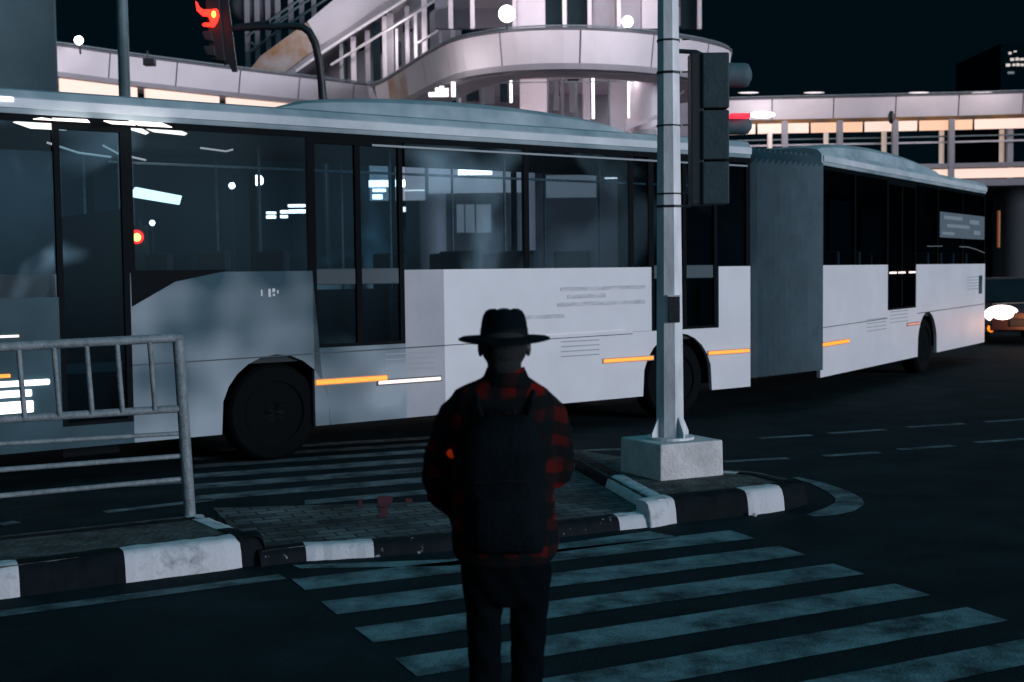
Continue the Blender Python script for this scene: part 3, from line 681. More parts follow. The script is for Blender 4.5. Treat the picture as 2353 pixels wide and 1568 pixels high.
# ================================================================== skywalks
def sweep_sky(name,label,plan,zt,parts,panel=2.3,hs=lambda q:1.0):
    """plan: list of Vector xy, camera side on the right of the run"""
    root=thing(name,label,'footbridge',(plan[0].x,plan[0].y,0)); iv=Matrix.Translation(-Vector((plan[0].x,plan[0].y,0)))
    acc=[0]
    for a,b_ in zip(plan,plan[1:]): acc.append(acc[-1]+(b_-a).length)
    def at(s):
        s=max(0,min(acc[-1]-1e-6,s))
        for i in range(len(plan)-1):
            if s<=acc[i+1]:
                t_=(s-acc[i])/(acc[i+1]-acc[i]); return lerp(plan[i],plan[i+1],t_),i
        return plan[-1],len(plan)-2
    nr=[]
    for i in range(len(plan)):
        t_=(plan[min(i+1,len(plan)-1)]-plan[max(i-1,0)]).normalized(); nr.append(Vector((t_.y,-t_.x,0)))   # towards camera for left-to-right runs
    def frame(s):
        p,i=at(s); t_=(s-acc[i])/(acc[i+1]-acc[i]); return p,lerp(nr[i],nr[i+1],min(1,max(0,t_))).normalized()
    def sweep(s0,s1,prof,ds=.5,scale=True):
        n=max(1,int(math.ceil((s1-s0)/ds))); rings=[]
        for k in range(n+1):
            p,nn=frame(lerp(s0,s1,k/n)); k_=hs(lerp(s0,s1,k/n)/acc[-1]); rings.append([p+nn*o+Vector((0,0,(zt+(z-zt)*k_) if (z<zt and scale) else z)) for o,z in prof])
        t=MB(iv); t.ring(rings); return t
    T=acc[-1]
    n=int(T/panel)
    for k in range(n):
        s0=k*T/n+.025; s1=(k+1)*T/n-.025
        sweep(s0,s1,[(0,zt-.06),(-.04,zt-.06),(-.20,zt-.97),(-.14,zt-.97)]).build('parapet_panel',parts['panel'](s0/T),root)
    sweep(0,T,[(-.045,zt-.1),(-.08,zt-.1),(-.23,zt-.97),(-.21,zt-.97)]).build('joint_backing',grey_dk,root)
    sweep(0,T,[(.03,zt+.02),(-.12,zt+.02),(-.12,zt-.05),(.03,zt-.05)]).build('handrail',parts['rail'],root,bevel=0)
    sweep(0,T,[(-.05,zt+.10),(-.09,zt+.10),(-.09,zt+.06),(-.05,zt+.06)]).build('top_rail',fence_m,root)
    sweep(0,T,[(-.12,zt-.975),(-.30,zt-.975),(-.5,zt-1.14),(-.16,zt-1.14)]).build('edge_beam',parts['beam'],root)
    sweep(0,T,[(-.55,zt-1.05),(-1.5,zt-1.05),(-1.5,zt-1.17),(-.55,zt-1.17)]).build('deck',grey_cl,root)
    sweep(0,T,[(-1.45,zt-1.0),(-1.55,zt-1.0),(-1.55,zt-.3),(-1.45,zt-.3)]).build('rear_parapet',grey_cl,root)
    return root,iv,frame,sweep,T
def px2(x,Y): p=P(x,400,Y); return Vector((p.x,p.y,0))
ZT=8.7
def Yfor(x,y,z=ZT):
    d=ray(x,y); return (z-HC)/d.z*d.y
pl=[(-120,75),(137,97),(300,121),(500,147),(700,171),(830,187),(855,189),(880,181),(940,142),(990,110),(1040,85),(1100,72),(1180,62),(1260,58),(1330,58),(1400,61),(1470,66),(1540,75),(1600,84),(1645,94),(1672,103),(1684,112)]
plan=[]
for x,y in pl:
    d=ray(x,y+6); k=(ZT-HC)/d.z; p=CAM+d*k; plan.append(Vector((p.x,p.y,0)))
# wrap round at the right-hand end
e=plan[-1]; plan+= [e+Vector((.1,1.5,0)),e+Vector((-.4,3.2,0)),e+Vector((-1.8,4.6,0))]
sm=plan[:6]+smoothc(plan[6:],2)
def pm(s): return cl_stain if .38<s<.47 or s<.02 else white_cl
sk,iv,frm,sweep,T=sweep_sky('skywalk','curved white clad elevated walkway sweeping past the station front','x' and sm,ZT,{'panel':pm,'rail':grey_dk,'beam':grey_cl},hs=lambda q:.80 if q<.36 else min(1.0,.80+(q-.36)*1.6))
# warm strip beneath the left run
Lleft=sum((b_-a).length for a,b_ in zip(sm[:7],sm[1:7]))
sg=[0,]
n=5
for k in range(n):
    s0=Lleft*k/n+.15; s1=Lleft*(k+1)/n-.15
    sweep(s0,s1,[(-.3,ZT-1.18),(-.4,ZT-1.18),(-.4,ZT-1.75),(-.3,ZT-1.75)]).build('light_strip',warm,sk)
sweep(0,Lleft,[(-.25,ZT-1.77),(-1.5,ZT-1.77),(-1.5,ZT-1.95),(-.25,ZT-1.95)]).build('lower_beam',grey_cl,sk)
for x,y,r in ((181,93,.13),(1165,32,.24),(1442,50,.16)):
    Yp=Yfor(x,(97 if x<200 else 70)) ; p=P(x,y,Yp-.05)
    t=MB(iv); t.ell(p,(r,r*.8,r),18,12); g_=t.build('lamp_globe',lampw,sk,smooth=2)
    t=MB(iv); t.tube([p+Vector((0,.05,-r)),p+Vector((0,.12,-r-.25))],.03,8); t.build('bracket',steel_d,g_)
    lamp('POINT',p+Vector((0,-2.4,-.1)),(150 if x==1165 else 110) if x>200 else 110,(1,.93,.97),.25,name='globe_light')
# security camera under left parapet
t=MB(iv); p=P(585,0,40); p=P(337,140,36.5); t.box(p.x-.12,p.x+.2,p.y,p.y+.3,p.z-.12,p.z+.08); t.tube([p+Vector((0,.1,.08)),p+Vector((0,.1,.3))],.03,6); t.build('security_camera',steel_d,sk,bevel=.02)
# joint posts below walkway
# right straight skywalk
YR=50
plan2=[px2(x,YR+dy) for x,dy in ((1500,1.5),(1640,.5),(1800,.2),(2000,0),(2200,-.3),(2500,-1.0))]
sk2,iv2,frm2,sweep2,T2=sweep_sky('skywalk','straight double deck skywalk with amber lit underside at right of the station',plan2,8.58,{'panel':lambda s: white_cl,'rail':grey_dk,'beam':mat('rusty_beam',(.10,.07,.05),.8,col2=(.30,.13,.03),scale=.8,thr=(.4,.6))},panel=2.24,hs=lambda q:.86)
n=8
for k in range(n):
    s0=T2*k/n+.05; s1=T2*(k+1)/n-.05
    sweep2(s0,s1,[(-.20,7.59),(-.3,7.59),(-.3,7.20),(-.20,7.20)],.5,False).build('light_strip',[warm,warm,warm,emat('peach_light_strip',(.95,.56,.38),.95),warm,emat('peach_light_strip',(.95,.56,.38),.95),warm,warm2][k],sk2)
def band(o0,o1,z0,z1,m,name): return sweep2(0,T2,[(o0,z1),(o1,z1),(o1,z0),(o0,z0)],2,False).build(name,m,sk2)
band(-.3,-.36,6.93,6.98,fence_m,'mid_rail'); band(-.3,-.38,6.69,6.76,white_cl,'lower_rail')
band(-.1,-2.8,5.70,5.86,grey_cl,'lower_deck'); band(-.25,-.35,5.27,5.64,warm,'light_strip'); band(-.2,-2.6,4.95,5.22,grey_cl,'lower_beam')
for x in (1769,1898,2031,2163,2301,2440):
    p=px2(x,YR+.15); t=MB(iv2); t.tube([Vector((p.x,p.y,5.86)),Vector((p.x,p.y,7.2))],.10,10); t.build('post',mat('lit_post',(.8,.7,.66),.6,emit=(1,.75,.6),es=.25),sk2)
for x in (1803,1929,2056,2185,2319,2450):
    p=px2(x,YR-.1); t=MB(iv2); t.box(p.x-.11,p.x+.11,p.y-.1,p.y+.1,5.2,7.62); t.build('post',grey_cl,sk2)
for k,x in enumerate((1720,1870,2110,2255)):
    p=px2(x,YR-.2); z=P(x,211.5,YR).z; t=MB(iv2); t.ell((p.x,p.y,z-.06),(.42,.12,.03),16,8); t.build('lamp',emat('strip_lamp',(1,.9,.95),.9),sk2,smooth=2)
    lamp('POINT',(p.x,p.y-1.6,z-.1),50,(1,.86,.82),.3,name='skywalk_light')
t=MB(iv2); p=P(1752,264,YR-.6); t.ell(p,(.5,.12,.12),16,8); t.build('lamp',lampw,sk2,smooth=2); lamp('POINT',p+Vector((0,-1.2,0)),70,(1,.93,.97),.3,name='skywalk_light')
t=MB(iv2); p=P(2048,270,YR-.5); t.ell(p,(.13,.15,.26),12,8); t.build('junction_box',steel_d,sk2)
for x in (2320,2160,1990,1780): 
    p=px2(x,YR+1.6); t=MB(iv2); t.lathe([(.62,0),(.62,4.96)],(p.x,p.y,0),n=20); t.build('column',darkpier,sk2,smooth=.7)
t=MB(iv2); p=px2(2296,YR+.9); t.tube([(p.x,p.y,2.5),(p.x,p.y,4.0)],.06,8); t.build('amber_edge_glow',emat('dim_amber',(.7,.2,.04),.18),sk2)  # amber light on the column edge, put in as a glowing tube
# ================================================================== station building
st=thing('station_building','white clad glazed station building with lit interior behind the curved walkway','building',(4,44,0))
ivs=Matrix.Translation(-Vector((4,44,0)))
def sb(name,x0,y0,x1,y1,Y,m,d=.2,parent=None,bevel=0):
    t=MB(ivs); bx(t,x0,y0,x1,y1,Y,0,d); return t.build(name,m,parent or st,bevel=bevel)
# back walls
sb('wall',1000,-60,1612,66,45.5,grey_cl,.3)
sb('wall',1050,150,1600,330,46,grey_cl,.3)
sb('ground_floor_wall',985,330,1600,640,46,grey_dk,.3)
sb('floor_slab',860,322,1600,338,40,white_cl,6)
sb('roof_slab',1010,-75,1620,-62,40,white_cl,6)
# upper storey face
for x0,x1,m in ((1040,1085,bglass),(1189,1252,white_cl),(1253,1294,win_dk),(1305,1350,win_dk),(1362,1420,grey_cl),(1426,1472,grey_cl),(1475,1518,white_cl),(1565,1602,win_dk)):
    sb('wall_panel' if m in (white_cl,grey_cl) else 'window',x0,-60,x1,66,41,m,.15)
for x in (1035,1085,1182,1297,1355,1422,1608): sb('mullion',x-4,-60,x+4,66,40.8,white_cl,.2)
# lower lit storey
for x0,x1,m,y0,y1 in ((1052,1058,white_cl,150,330),(1070,1098,win_dk,160,192),(1072,1100,win_dk,196,232),(1102,1140,win_dk,155,190),(1104,1136,grey_dk,196,240),(1149,1166,win_dk,152,235),(1196,1256,white_cl,145,330),(1289,1296,grey_dk,140,330),(1304,1330,win_dk,150,185),(1309,1324,grey_dk,190,260),(1272,1284,grey_dk,190,255),(1340,1356,grey_cl,150,330),(1400,1440,grey_cl,150,330)):
    sb('window' if m in (win_dk,grey_dk) else 'wall_panel',x0,y0,x1,y1,42,m,.15)
t=MB(ivs); a=P(1407,158,41.8); b_=P(1456,150,41.8)
t.prism([P(1407,150,41.8),P(1462,150,41.8),P(1462,156,41.8),P(1407,170,41.8)],(0,.1,0)); t.build('window',win_dk,st)
for x,r in ((1480,.5),): 
    p=P(x+3,200,39.5); t=MB(ivs); t.lathe([(r,0),(r,8)],(p.x,p.y,0),n=28); t.build('column',white_cl,st,smooth=.7)
for x,y0,y1,w in ((1174,152,236,5),(1363,144,273,5)):
    sb('light_tube',x-w/2,y0,x+w/2,y1,39.5,lampsoft,.06)
sb('light_tube',1283-2,160,1283+3,176,40,lampsoft,.06)
sb('light_tube',1560,155,1590,200,44,lampsoft,.1); sb('light_tube',1443,185,1447,320,41,lampsoft,.06)
sb('rail',1052,186,1600,190,39.2,fence_m,.06)
for x in (1052,1110,1260,1325,1400,1500): sb('rail_post',x-1.5,186,x+1.5,330,39.2,fence_m,.05)
sb('wall_panel',1440,270,1520,330,40,white_cl,.1)
t=MB(ivs); t.prism([P(1438,290,39),P(1520,262,39),P(1520,270,39),P(1438,299,39)],(0,.2,0)); t.prism([P(1438,312,39),P(1520,286,39),P(1520,292,39),P(1438,320,39)],(0,.2,0)); t.build('stair_rail',white_cl,st)
# lit sign left of lower storey
sb('sign_box',985,212,1030,222,38.2,lampsoft,.1); sb('sign_box',1037,186,1046,222,38.2,lampsoft,.1)
for x0,x1,y0,y1 in ((1000,1008,202,210),(1010,1020,198,210),(1022,1030,203,210)): sb('sign_light',x0,y0,x1,y1,38.2,lampsoft,.08)
lamp('POINT',P(1010,150,36),70,(1,.93,.97),.4,name='sign_glow')
# ceilings spot
t=MB(ivs); p0=P(1060,148,38.5); p1=P(1600,148,38.5); t.box(p0.x,p1.x,38.6,45.9,p0.z+.05,p0.z+.2); t.build('ceiling',white_cl,st)
for x in (1120,1230,1330,1430,1530):
    p=P(x,158,41); lamp('POINT',(p.x,39.2,p.z-.3),62,(1,.93,.97),.2,name='station_light')
for x in (1130,1300,1450):
    p=P(x,10,39.8); lamp('POINT',(p.x,39.6,p.z+.2),55,(1,.92,.96),.2,name='station_light')
# ground floor lamps and panels seen through the bus glazing
def lbox(x0,y0,x1,y1,Y,m=lampw): return sb('light_panel',x0,y0,x1,y1,Y,m,.08)
lbox(1053,382,1130,402,33); lbox(848,414,930,430,34); lbox(856,434,886,441,34); lbox(856,447,878,458,34); lbox(930,436,975,439,34,lampsoft)
lbox(916,476,932,487,34,lampsoft); lbox(612,487,633,492,36);lbox(612,496,633,502,36); lbox(644,484,660,490,36); lbox(644,495,660,501,36); lbox(662,470,712,476,36); lbox(662,482,716,490,36); lbox(1760/1.0,1,1761,2,60)if False else None
lbox(1390,408,1430,411,34,lampsoft)
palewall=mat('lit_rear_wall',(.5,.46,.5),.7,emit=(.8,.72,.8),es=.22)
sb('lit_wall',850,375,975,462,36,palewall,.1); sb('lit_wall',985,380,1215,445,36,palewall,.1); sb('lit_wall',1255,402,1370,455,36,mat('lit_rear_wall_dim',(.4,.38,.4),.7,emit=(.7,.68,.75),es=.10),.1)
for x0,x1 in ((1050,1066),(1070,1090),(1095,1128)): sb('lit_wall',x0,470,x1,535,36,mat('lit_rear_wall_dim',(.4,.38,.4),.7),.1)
for x in (995,1200,1480): 
    p=P(x,500,38); t=MB(ivs); t.lathe([(.4,0),(.4,6)],(p.x,p.y,0),n=20); t.build('column',grey_cl,st,smooth=.7)
# inclined stair enclosure rising to the right
sc=thing('stair_enclosure','inclined white and rust stained stair enclosure rising right above the walkway','staircase',(P(720,100,48).x,48,0))
ivc=Matrix.Translation(-sc.location)
def slab(name,pts,Y,d,m,par=None):
    t=MB(ivc); t.prism([P(x,y,Y) for x,y in pts],(0,d,0)); return t.build(name,m,par or sc)
slab('stained_panel',[(575,175),(652,175),(723,114),(737,96),(671,66),(700,58)][:0] or [(560,178),(640,178),(738,104),(704,52),(600,128)],48,2.2,cl_stain)
slab('side_panel',[(738,104),(873,22),(925,-20),(790,-20),(706,50)],48,2.2,white_cl)
slab('soffit_edge',[(640,180),(660,180),(880,32),(960,-20),(925,-20),(738,106)],47.8,2.4,grey_cl)
t=MB(ivc); t.tube([P(680,164,47.3),P(743,119,47.3),P(868,38,47.3),P(960,-20,47.3)],.055,8); t.build('beam',mat('bright_beam',(.75,.70,.74),.5),sc)
t=MB(ivc); t.tube([P(760,150,47.5),P(895,66,47.5),P(967,22,47.5),P(1030,-18,47.5)],.05,8); t.build('beam',white_cl,sc)
t=MB(ivc); t.tube([P(960,100,47.5),P(1010,70,47.5),P(1080,20,47.5)],.05,8); t.build('beam',white_cl,sc)
for x,yt,yb,w,m in ((785,100,180,7,grey_cl),(795,95,178,3,win_dk),(812,85,175,9,white_cl),(845,70,182,9,grey_cl),(865,52,180,14,win_dk),(884,38,180,7,white_cl),(897,30,170,13,grey_cl),(912,66,170,4,white_cl),(918,96,130,6,win_dk),(936,14,150,7,grey_cl),(955,30,140,5,white_cl),(975,-20,130,9,white_cl),(985,20,108,2.2,win_dk),(1012,-20,100,4,grey_cl),(1040,-20,80,8,white_cl)):
    t=MB(ivc); bx(t,x-w/2,yt,x+w/2,yb+20,48,0,.2); t.build('mullion',m,sc)
t=MB(ivc); t.prism([P(748,200,50.4),P(748,128,50.4),P(1060,-60,50.4),P(1060,90,50.4),P(900,200,50.4)],(0,.1,0)); t.build('glazing_back',grey_cl,sc)
for pts in ([(823,118),(845,96),(845,112),(828,116)],[(925,60),(943,48),(943,62),(926,66)],[(978,18),(1002,2),(1018,-4),(1015,8),(990,26),(980,40)],[(926,66),(948,66),(948,72),(926,74)],[(865,70),(883,60),(880,120),(866,130)]):
    slab('dark_pane',pts,50.2,.1,win_dk)
lamp('POINT',P(760,60,45.2),160,(1,.93,.97),.3,name='stair_light'); lamp('POINT',P(930,90,47.2),60,(1,.93,.97),.3,name='stair_light')
# lattice balustrade left of the stair
lt=thing('lattice_screen','grey steel lattice screen with diagonal bars behind the signal mast','railing',(P(640,100,50).x,50,0)); ivl=Matrix.Translation(-lt.location)
for x,w in ((568,6),(591,6),(616,6),(639,7),(669,7),(694,6),(722,6)):
    t=MB(ivl); bx(t,x-w/2,-25,x+w/2,175,50.6,0,.1); t.build('upright',grey_cl,lt)
for pts in ([(573,122),(650,62)],[(573,80),(720,-22)],[(573,122),(592,104)],[(576,98),(592,108)],[(610,78),(660,40)],[(620,60),(700,6),(745,-22)],[(648,66),(720,18),(770,-15)]):
    t=MB(ivl); t.tube([P(x,y,50.5) for x,y in pts],.045,8); t.build('diagonal',fence_m,lt)
t=MB(ivl); t.ell(P(585,12,51),(1.0,.3,.8),18,10); t.build('dome_cover',grey_dk,lt,smooth=2)
# ================================================================== left pier, poles
p0=P(-120,300,25); p1=P(137,300,25)
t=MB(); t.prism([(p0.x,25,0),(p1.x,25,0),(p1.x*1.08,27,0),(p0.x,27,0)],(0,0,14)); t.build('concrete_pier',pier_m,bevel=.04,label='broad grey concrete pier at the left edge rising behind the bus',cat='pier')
Yq=24; a=P(286,200,Yq)
lp=thing('lamp_post','slim grey steel post standing between the pier and the hanging red signal','lamp post',(a.x,Yq,0))
t=MB(); t.lathe([(.13,0),(.105,7.5),(.09,9)],(0,0,0),n=12); t.build('shaft',mat('post_teal_grey',(.09,.15,.17),.6,var=.3,scale=6,stretch=(1,1,.3)),lp,smooth=.9)
t=MB(); t.lathe([(.2,0),(.2,.03)],(0,0,0),n=16); t.build('base_plate',steel_d,lp)
# mast arm with hanging signal
Ym=22
ma=thing('signal_mast','dark curved mast arm reaching left over the road beside the stair','signal mast',(P(742,225,Ym).x,Ym,0)); ivm=Matrix.Translation(-ma.location)
b0=P(742,230,Ym)
t=MB(ivm); pts=[Vector((b0.x,Ym,0)),b0]+[P(x,y,Ym) for x,y in ((739,190),(733,140),(724,100),(712,76),(698,64),(680,60),(640,61),(590,63),(545,66),(528,67))]
t.tube(pts,[.10,.075,.072,.07,.068,.066,.064,.062,.06,.058,.055,.055],12); t.build('arm',steel_d,ma,smooth=.9)
t=MB(ivm); t.tube([P(540,60,Ym),P(620,50,Ym)],.03,8); t.build('stay',steel_d,ma)
hs=thing('traffic_signal','dark signal head with lit red lamp hanging from the curved mast arm','traffic light',(P(510,60,Ym).x,Ym,0)); ivh=Matrix.Translation(-hs.location)
t=MB(ivh); t.prism([P(x,y,Ym-.1) for x,y in ((500,-20),(522,-20),(545,165),(533,165),(524,145),(515,150),(510,140))],(0,.06,0)); t.build('backplate',steel_d,hs)
t=MB(ivh); t.prism([P(x,y,Ym-.16) for x,y in ((470,-20),(502,-20),(518,142),(484,136))],(0,.3,0)); t.build('housing',mat('signal_black',(.006,.012,.016),.6),hs,bevel=.02)
t=MB(ivh); ring=[(449,2),(455,14),(466,22),(484,22),(497,20),(500,34),(496,48),(488,60),(464,58),(467,53),(484,52),(478,36),(462,34),(452,24)]
t.prism([P(x,y,Ym-.3) for x,y in ring],(0,.13,0)); t.build('hood',redl,hs,bevel=.006)
t=MB(ivh); t.ell(P(491,33,Ym-.33),(.035,.03,.055),14,8); t.build('lamp',redcore,hs,smooth=2)
t=MB(ivh); t.prism([P(x,y,Ym-.25) for x,y in ((462,72),(486,70),(490,96),(470,92))],(0,.1,0)); t.prism([P(x,y,Ym-.25) for x,y in ((466,106),(492,104),(496,130),(474,126))],(0,.1,0)); t.build('hood',mat('hood_dark',(.01,.02,.025),.6),hs,bevel=.02)
lamp('POINT',P(470,40,Ym-.7),3,(1,.05,.02),.1,name='signal_glow')
# signal added beyond the bus for a red reflection in its glass
Y2=21.5; c=P(316,545,Y2)
r2=thing('traffic_signal','small added red signal behind the bus windows, standing for a reflection near the cab','traffic light',(c.x,Y2,0))
t=MB(); t.tube([(0,0.12,0),(0,.12,c.z+.3)],.04,10); t.build('post',steel_d,r2)
t=MB(); t.box(-.16,.16,-.04,.12,c.z-.7,c.z+.2); t.build('housing',steel_d,r2,bevel=.02)
t=MB(); t.ell((0,-.06,c.z),(.125,.05,.12),18,10); t.build('lens',emat('red_lens_strong',(1,.01,.01),9),r2,smooth=2)
t=MB(); t.ell((.03,-.14,c.z-.01),(.07,.03,.07),14,8); t.build('lamp',emat('signal_core_strong',(1,.6,.08),14),r2,smooth=2)
# street lamps far beyond
for i,(x,y,Y,r,lb) in enumerate(((593,415,40,.17,'street lamp with a round white globe seen through the bus windows'),(350,513,60,.12,'small distant street lamp low behind the bus cab windows'),(533,427,55,.13,'distant street lamp just left of the round globe lamp'),(1682,438,40,.1,'street lamp glimpsed at the bus bellows, right of the pole signal'))[:3]):
    c=P(x,y,Y); o=thing('street_lamp',lb,'street lamp',(c.x,Y,0),group='distant street lamps beyond the bus')
    t=MB(); t.lathe([(.08,0),(.05,c.z-r)],(0,0,0),n=10); t.build('post',steel_d,o)
    t=MB(); t.ell((0,0,c.z),(r,r,r),16,10); t.build('globe',emat('far_globe',(1,.93,.98),22),o,smooth=2)
# far tower with a few lit windows
tw=thing('tower_block','dark distant tower with a few lit windows at upper right','building',(P(2345,300,150).x,150,0)); ivt=Matrix.Translation(-tw.location)
a=P(2300,100,150); b_=P(2420,700,150)
t=MB(ivt); t.box(a.x,b_.x,150,165,0,a.z); t.build('wall',mat('tower_dark',(.0004,.007,.0105),1,spec=0),tw)
for (x0,y0,x1,y1) in ((2318,120,2324,125),(2330,117,2336,120),(2322,134,2330,140),(2334,133,2341,139),(2344,134,2353,139),(2312,147,2321,153),(2327,147,2333,152),(2336,146,2343,152),(2346,147,2353,152),(2316,165,2330,170)):
    t=MB(ivt); p=P(x0,y1,149.9); q_=P(x1,y0,149.9); t.box(p.x,q_.x,149.85,150.05,p.z,q_.z); t.build('window',emat('lit_window',(.9,.8,.75),.7) if y0!=165 else emat('dim_window',(.3,.4,.45),.35),tw)
# ================================================================== man with hat
MY=4.16; MX=P(1160,900,MY).x
man=thing('person','man seen from behind in brimmed hat and dark red checked jacket at the crossing','person',(MX,MY,0))
K=MY/FL
def X(x): return (x-1160)*K*1.0
def Zp(y): return HC-(y-622)*K
def remesh(o,vox,smooth_it=4,fac=.5):
    md=o.modifiers.new('r','REMESH'); md.mode='VOXEL'; md.voxel_size=vox
    sm_=o.modifiers.new('s','SMOOTH'); sm_.iterations=smooth_it; sm_.factor=fac
    dg=bpy.context.evaluated_depsgraph_get(); dg.update()
    me=bpy.data.meshes.new_from_object(o.evaluated_get(dg)); old=o.data; o.modifiers.clear(); o.data=me
    for m in old.materials:
        if m.name not in [q.name for q in me.materials if q]: me.materials.append(m)
    for p in me.polygons: p.use_smooth=True
    return o
def ering(cx,cy,z,rx,ry,n=24,e=2.3):
    out=[]
    for k in range(n):
        a=2*PI*k/n; c_=math.cos(a); s_=math.sin(a)
        out.append(Vector((cx+rx*math.copysign(abs(c_)**(2/e),c_),cy+ry*math.copysign(abs(s_)**(2/e),s_),z)))
    return out
skin=mat('skin',(.03,.022,.021),.6,var=.1,scale=12)
hair=mat('grey_hair',(.003,.007,.009),.9,col2=(.006,.010,.012),scale=60,bump=.5,bscale=150)
felt=mat('black_felt',(.002,.005,.007),.95,bump=.2,bscale=120,spec=.05)
denim=mat('black_trousers',(.0015,.0035,.005),.9,bump=.3,bscale=90,spec=.03)
packm=mat('backpack_nylon',(.0022,.0048,.0066),.9,col2=(.0045,.0085,.012),scale=9,bump=.3,bscale=60,spec=.04)
# --- body (one continuous surface)
t=MB()
zh=Zp(800)
t.ell((0,.02,zh+.03),(.074,.095,.105),20,14)       # skull
t.ell((0,.06,zh-.045),(.058,.062,.06),16,10)        # jaw
t.ell((0,.125,zh-.01),(.012,.022,.022),10,8)        # nose
t.ell((0,.112,zh-.05),(.024,.012,.009),10,6)        # mouth
t.ell((0,.105,zh+.035),(.05,.014,.010),10,6)        # brow
for s in (-1,1):
    t.ell((s*.081,.02,zh+.0),(.010,.022,.034),10,8)  # ear
t.tube([(0,.02,zh-.02),(0,.0,Zp(862)),(0,.0,Zp(900))],[.055,.056,.075],16)
t.ring([ering(0,0,z,rx,ry) for z,rx,ry in ((Zp(885),.08,.06),(Zp(905),.14,.085),(Zp(950),.15,.09),(Zp(1100),.13,.09),(Zp(1200),.13,.09),(Zp(1310),.13,.085),(Zp(1370),.115,.08))])
hands=[]
for s,el,wr in ((-1,(X(1003),.02,Zp(1085)),(X(1052),.17,Zp(1190))),(1,(X(1283),.03,Zp(1085)),(X(1225),.25,Zp(1125)))):
    sh_=(s*.125,0,Zp(940)); t.tube([sh_,(s*.16,0,Zp(975)),el],[.045,.043,.036],12); t.ell(el,(.04,.04,.04),10,8); t.tube([el,wr],[.038,.026],12)
    w=Vector(wr); d=(w-Vector(el)).normalized(); side_=Vector((-s*.6,.5,0)).normalized()
    pal=w+d*.05; t.ell(pal,(.032,.04,.04),12,8)
    up_=Vector((0,0,1)); lat=d.cross(Vector((-s,0,0))).normalized()
    for j in range(4):
        o=(j-1.5)*.019; a=pal+d*.025+lat*o; Lf=(.075,.085,.08,.062)[j]; t.tube([a,a+d*Lf*.45+Vector((-s*.008,0,-.004)),a+d*Lf*.75+Vector((-s*.028,0,-.012)),a+d*Lf*.85+Vector((-s*.045,0,-.014))],[.0095,.009,.008,.007],8)
    a=w+d*.03+lat*.032; t.tube([a,a+lat*.022+d*.028,a+lat*.02+d*.055+Vector((-s*.02,0,0))],[.012,.010,.008],8)
for s,xh,xk,xa in ((-1,X(1108),X(1105),X(1108)),(1,X(1212),X(1206),X(1200))):
    t.tube([(xh,0,Zp(1370)),(xk,.01,.47),(xa,-.01,.12)],[.055,.042,.032],14)
    t.tube([(xa,-.04,.05),(xa,.1,.045),(xa,.17,.03)],[.035,.035,.022],12)
body=t.build('body',skin,man); remesh(body,.007,3)
# hair: grey nape and sides below the hat
t=MB(); t.ell((0,-.012,zh+.01),(.079,.088,.085),22,14); t.ell((0,-.035,zh-.055),(.058,.05,.042),16,10)
hr=t.build('hair',hair,man); remesh(hr,.007,2)
# hat
hat=thing('hat',None,None,(0,.015,0),parent=man)
zb=Zp(771)
t=MB(); N=40; rings=[]
prof=[(.0795,.098,-.01),(.079,.098,.02),(.076,.094,.045),(.071,.087,.066),(.062,.077,.082),(.050,.064,.089),(.03,.04,.087),(.008,.01,.084)]
for rx,ry,h in prof:
    r_=[]
    for k in range(N):
        a=2*PI*k/N; x_=rx*math.cos(a); y_=ry*math.sin(a); zz=zb+h
        if h>.06:
            # two dents: scalloped top outline
            zz+= -.006*math.exp(-((x_+.018)/.008)**2)-.006*math.exp(-((x_-.02)/.008)**2)
        r_.append((x_,y_,zz))
    rings.append(r_)
t.ring(rings); t.build('crown',felt,hat,smooth=1.2)
t=MB(); rings=[]
for r,dz in ((.078,.004),(.11,.006),(.14,.004),(.1545,-.002),(.1545,-.008),(.14,-.006),(.11,-.006),(.078,-.008)):
    rings.append([(r*math.cos(2*PI*k/N),(r*1.08+.02)*math.sin(2*PI*k/N),zb-.006+dz-.010*(math.sin(2*PI*k/N)**2)*(r-.07)/.08+.004*(math.cos(2*PI*k/N)**2)*0) for k in range(N)])
rings.append(rings[0]); t.ring(rings,cap=False); t.build('brim',felt,hat,smooth=1.2)
t=MB(); t.ring([[(x_*1.02*math.cos(2*PI*k/N),y_*1.02*math.sin(2*PI*k/N),zb+h) for k in range(N)] for x_,y_,h in ((.08,.099,.0),(.0785,.0965,.024))],cap=False); t.build('hat_band',mat('hat_band',(.003,.005,.007),.8,spec=.1),hat,smooth=1)
# jacket with plaid
pj=bpy.data.materials.new('checked_flannel'); pj.use_nodes=True; n=pj.node_tree.nodes; l=pj.node_tree.links; bs=n['Principled BSDF']; bs.inputs['Roughness'].default_value=.95; bs.inputs['Specular IOR Level'].default_value=.1
tcn=n.new('ShaderNodeTexCoord'); nz=n.new('ShaderNodeTexNoise'); nz.inputs['Scale'].default_value=5; l.new(tcn.outputs['Object'],nz.inputs['Vector'])
va=n.new('ShaderNodeMix'); va.data_type='RGBA'; va.blend_type='LINEAR_LIGHT'; va.inputs[0].default_value=.06; l.new(tcn.outputs['Object'],va.inputs[6]); l.new(nz.outputs['Color'],va.inputs[7])
sx_=n.new('ShaderNodeSeparateXYZ'); l.new(va.outputs[2],sx_.inputs[0])
def wave(out,per,ph,wd):
    a=n.new('ShaderNodeMath'); a.operation='MULTIPLY_ADD'; a.inputs[1].default_value=1/per; a.inputs[2].default_value=ph; l.new(out,a.inputs[0])
    f=n.new('ShaderNodeMath'); f.operation='FRACT'; l.new(a.outputs[0],f.inputs[0])
    g=n.new('ShaderNodeMapRange'); g.inputs[1].default_value=wd; g.inputs[2].default_value=wd-.1; g.inputs[3].default_value=0; g.inputs[4].default_value=1; l.new(f.outputs[0],g.inputs[0]); return g.outputs[0]
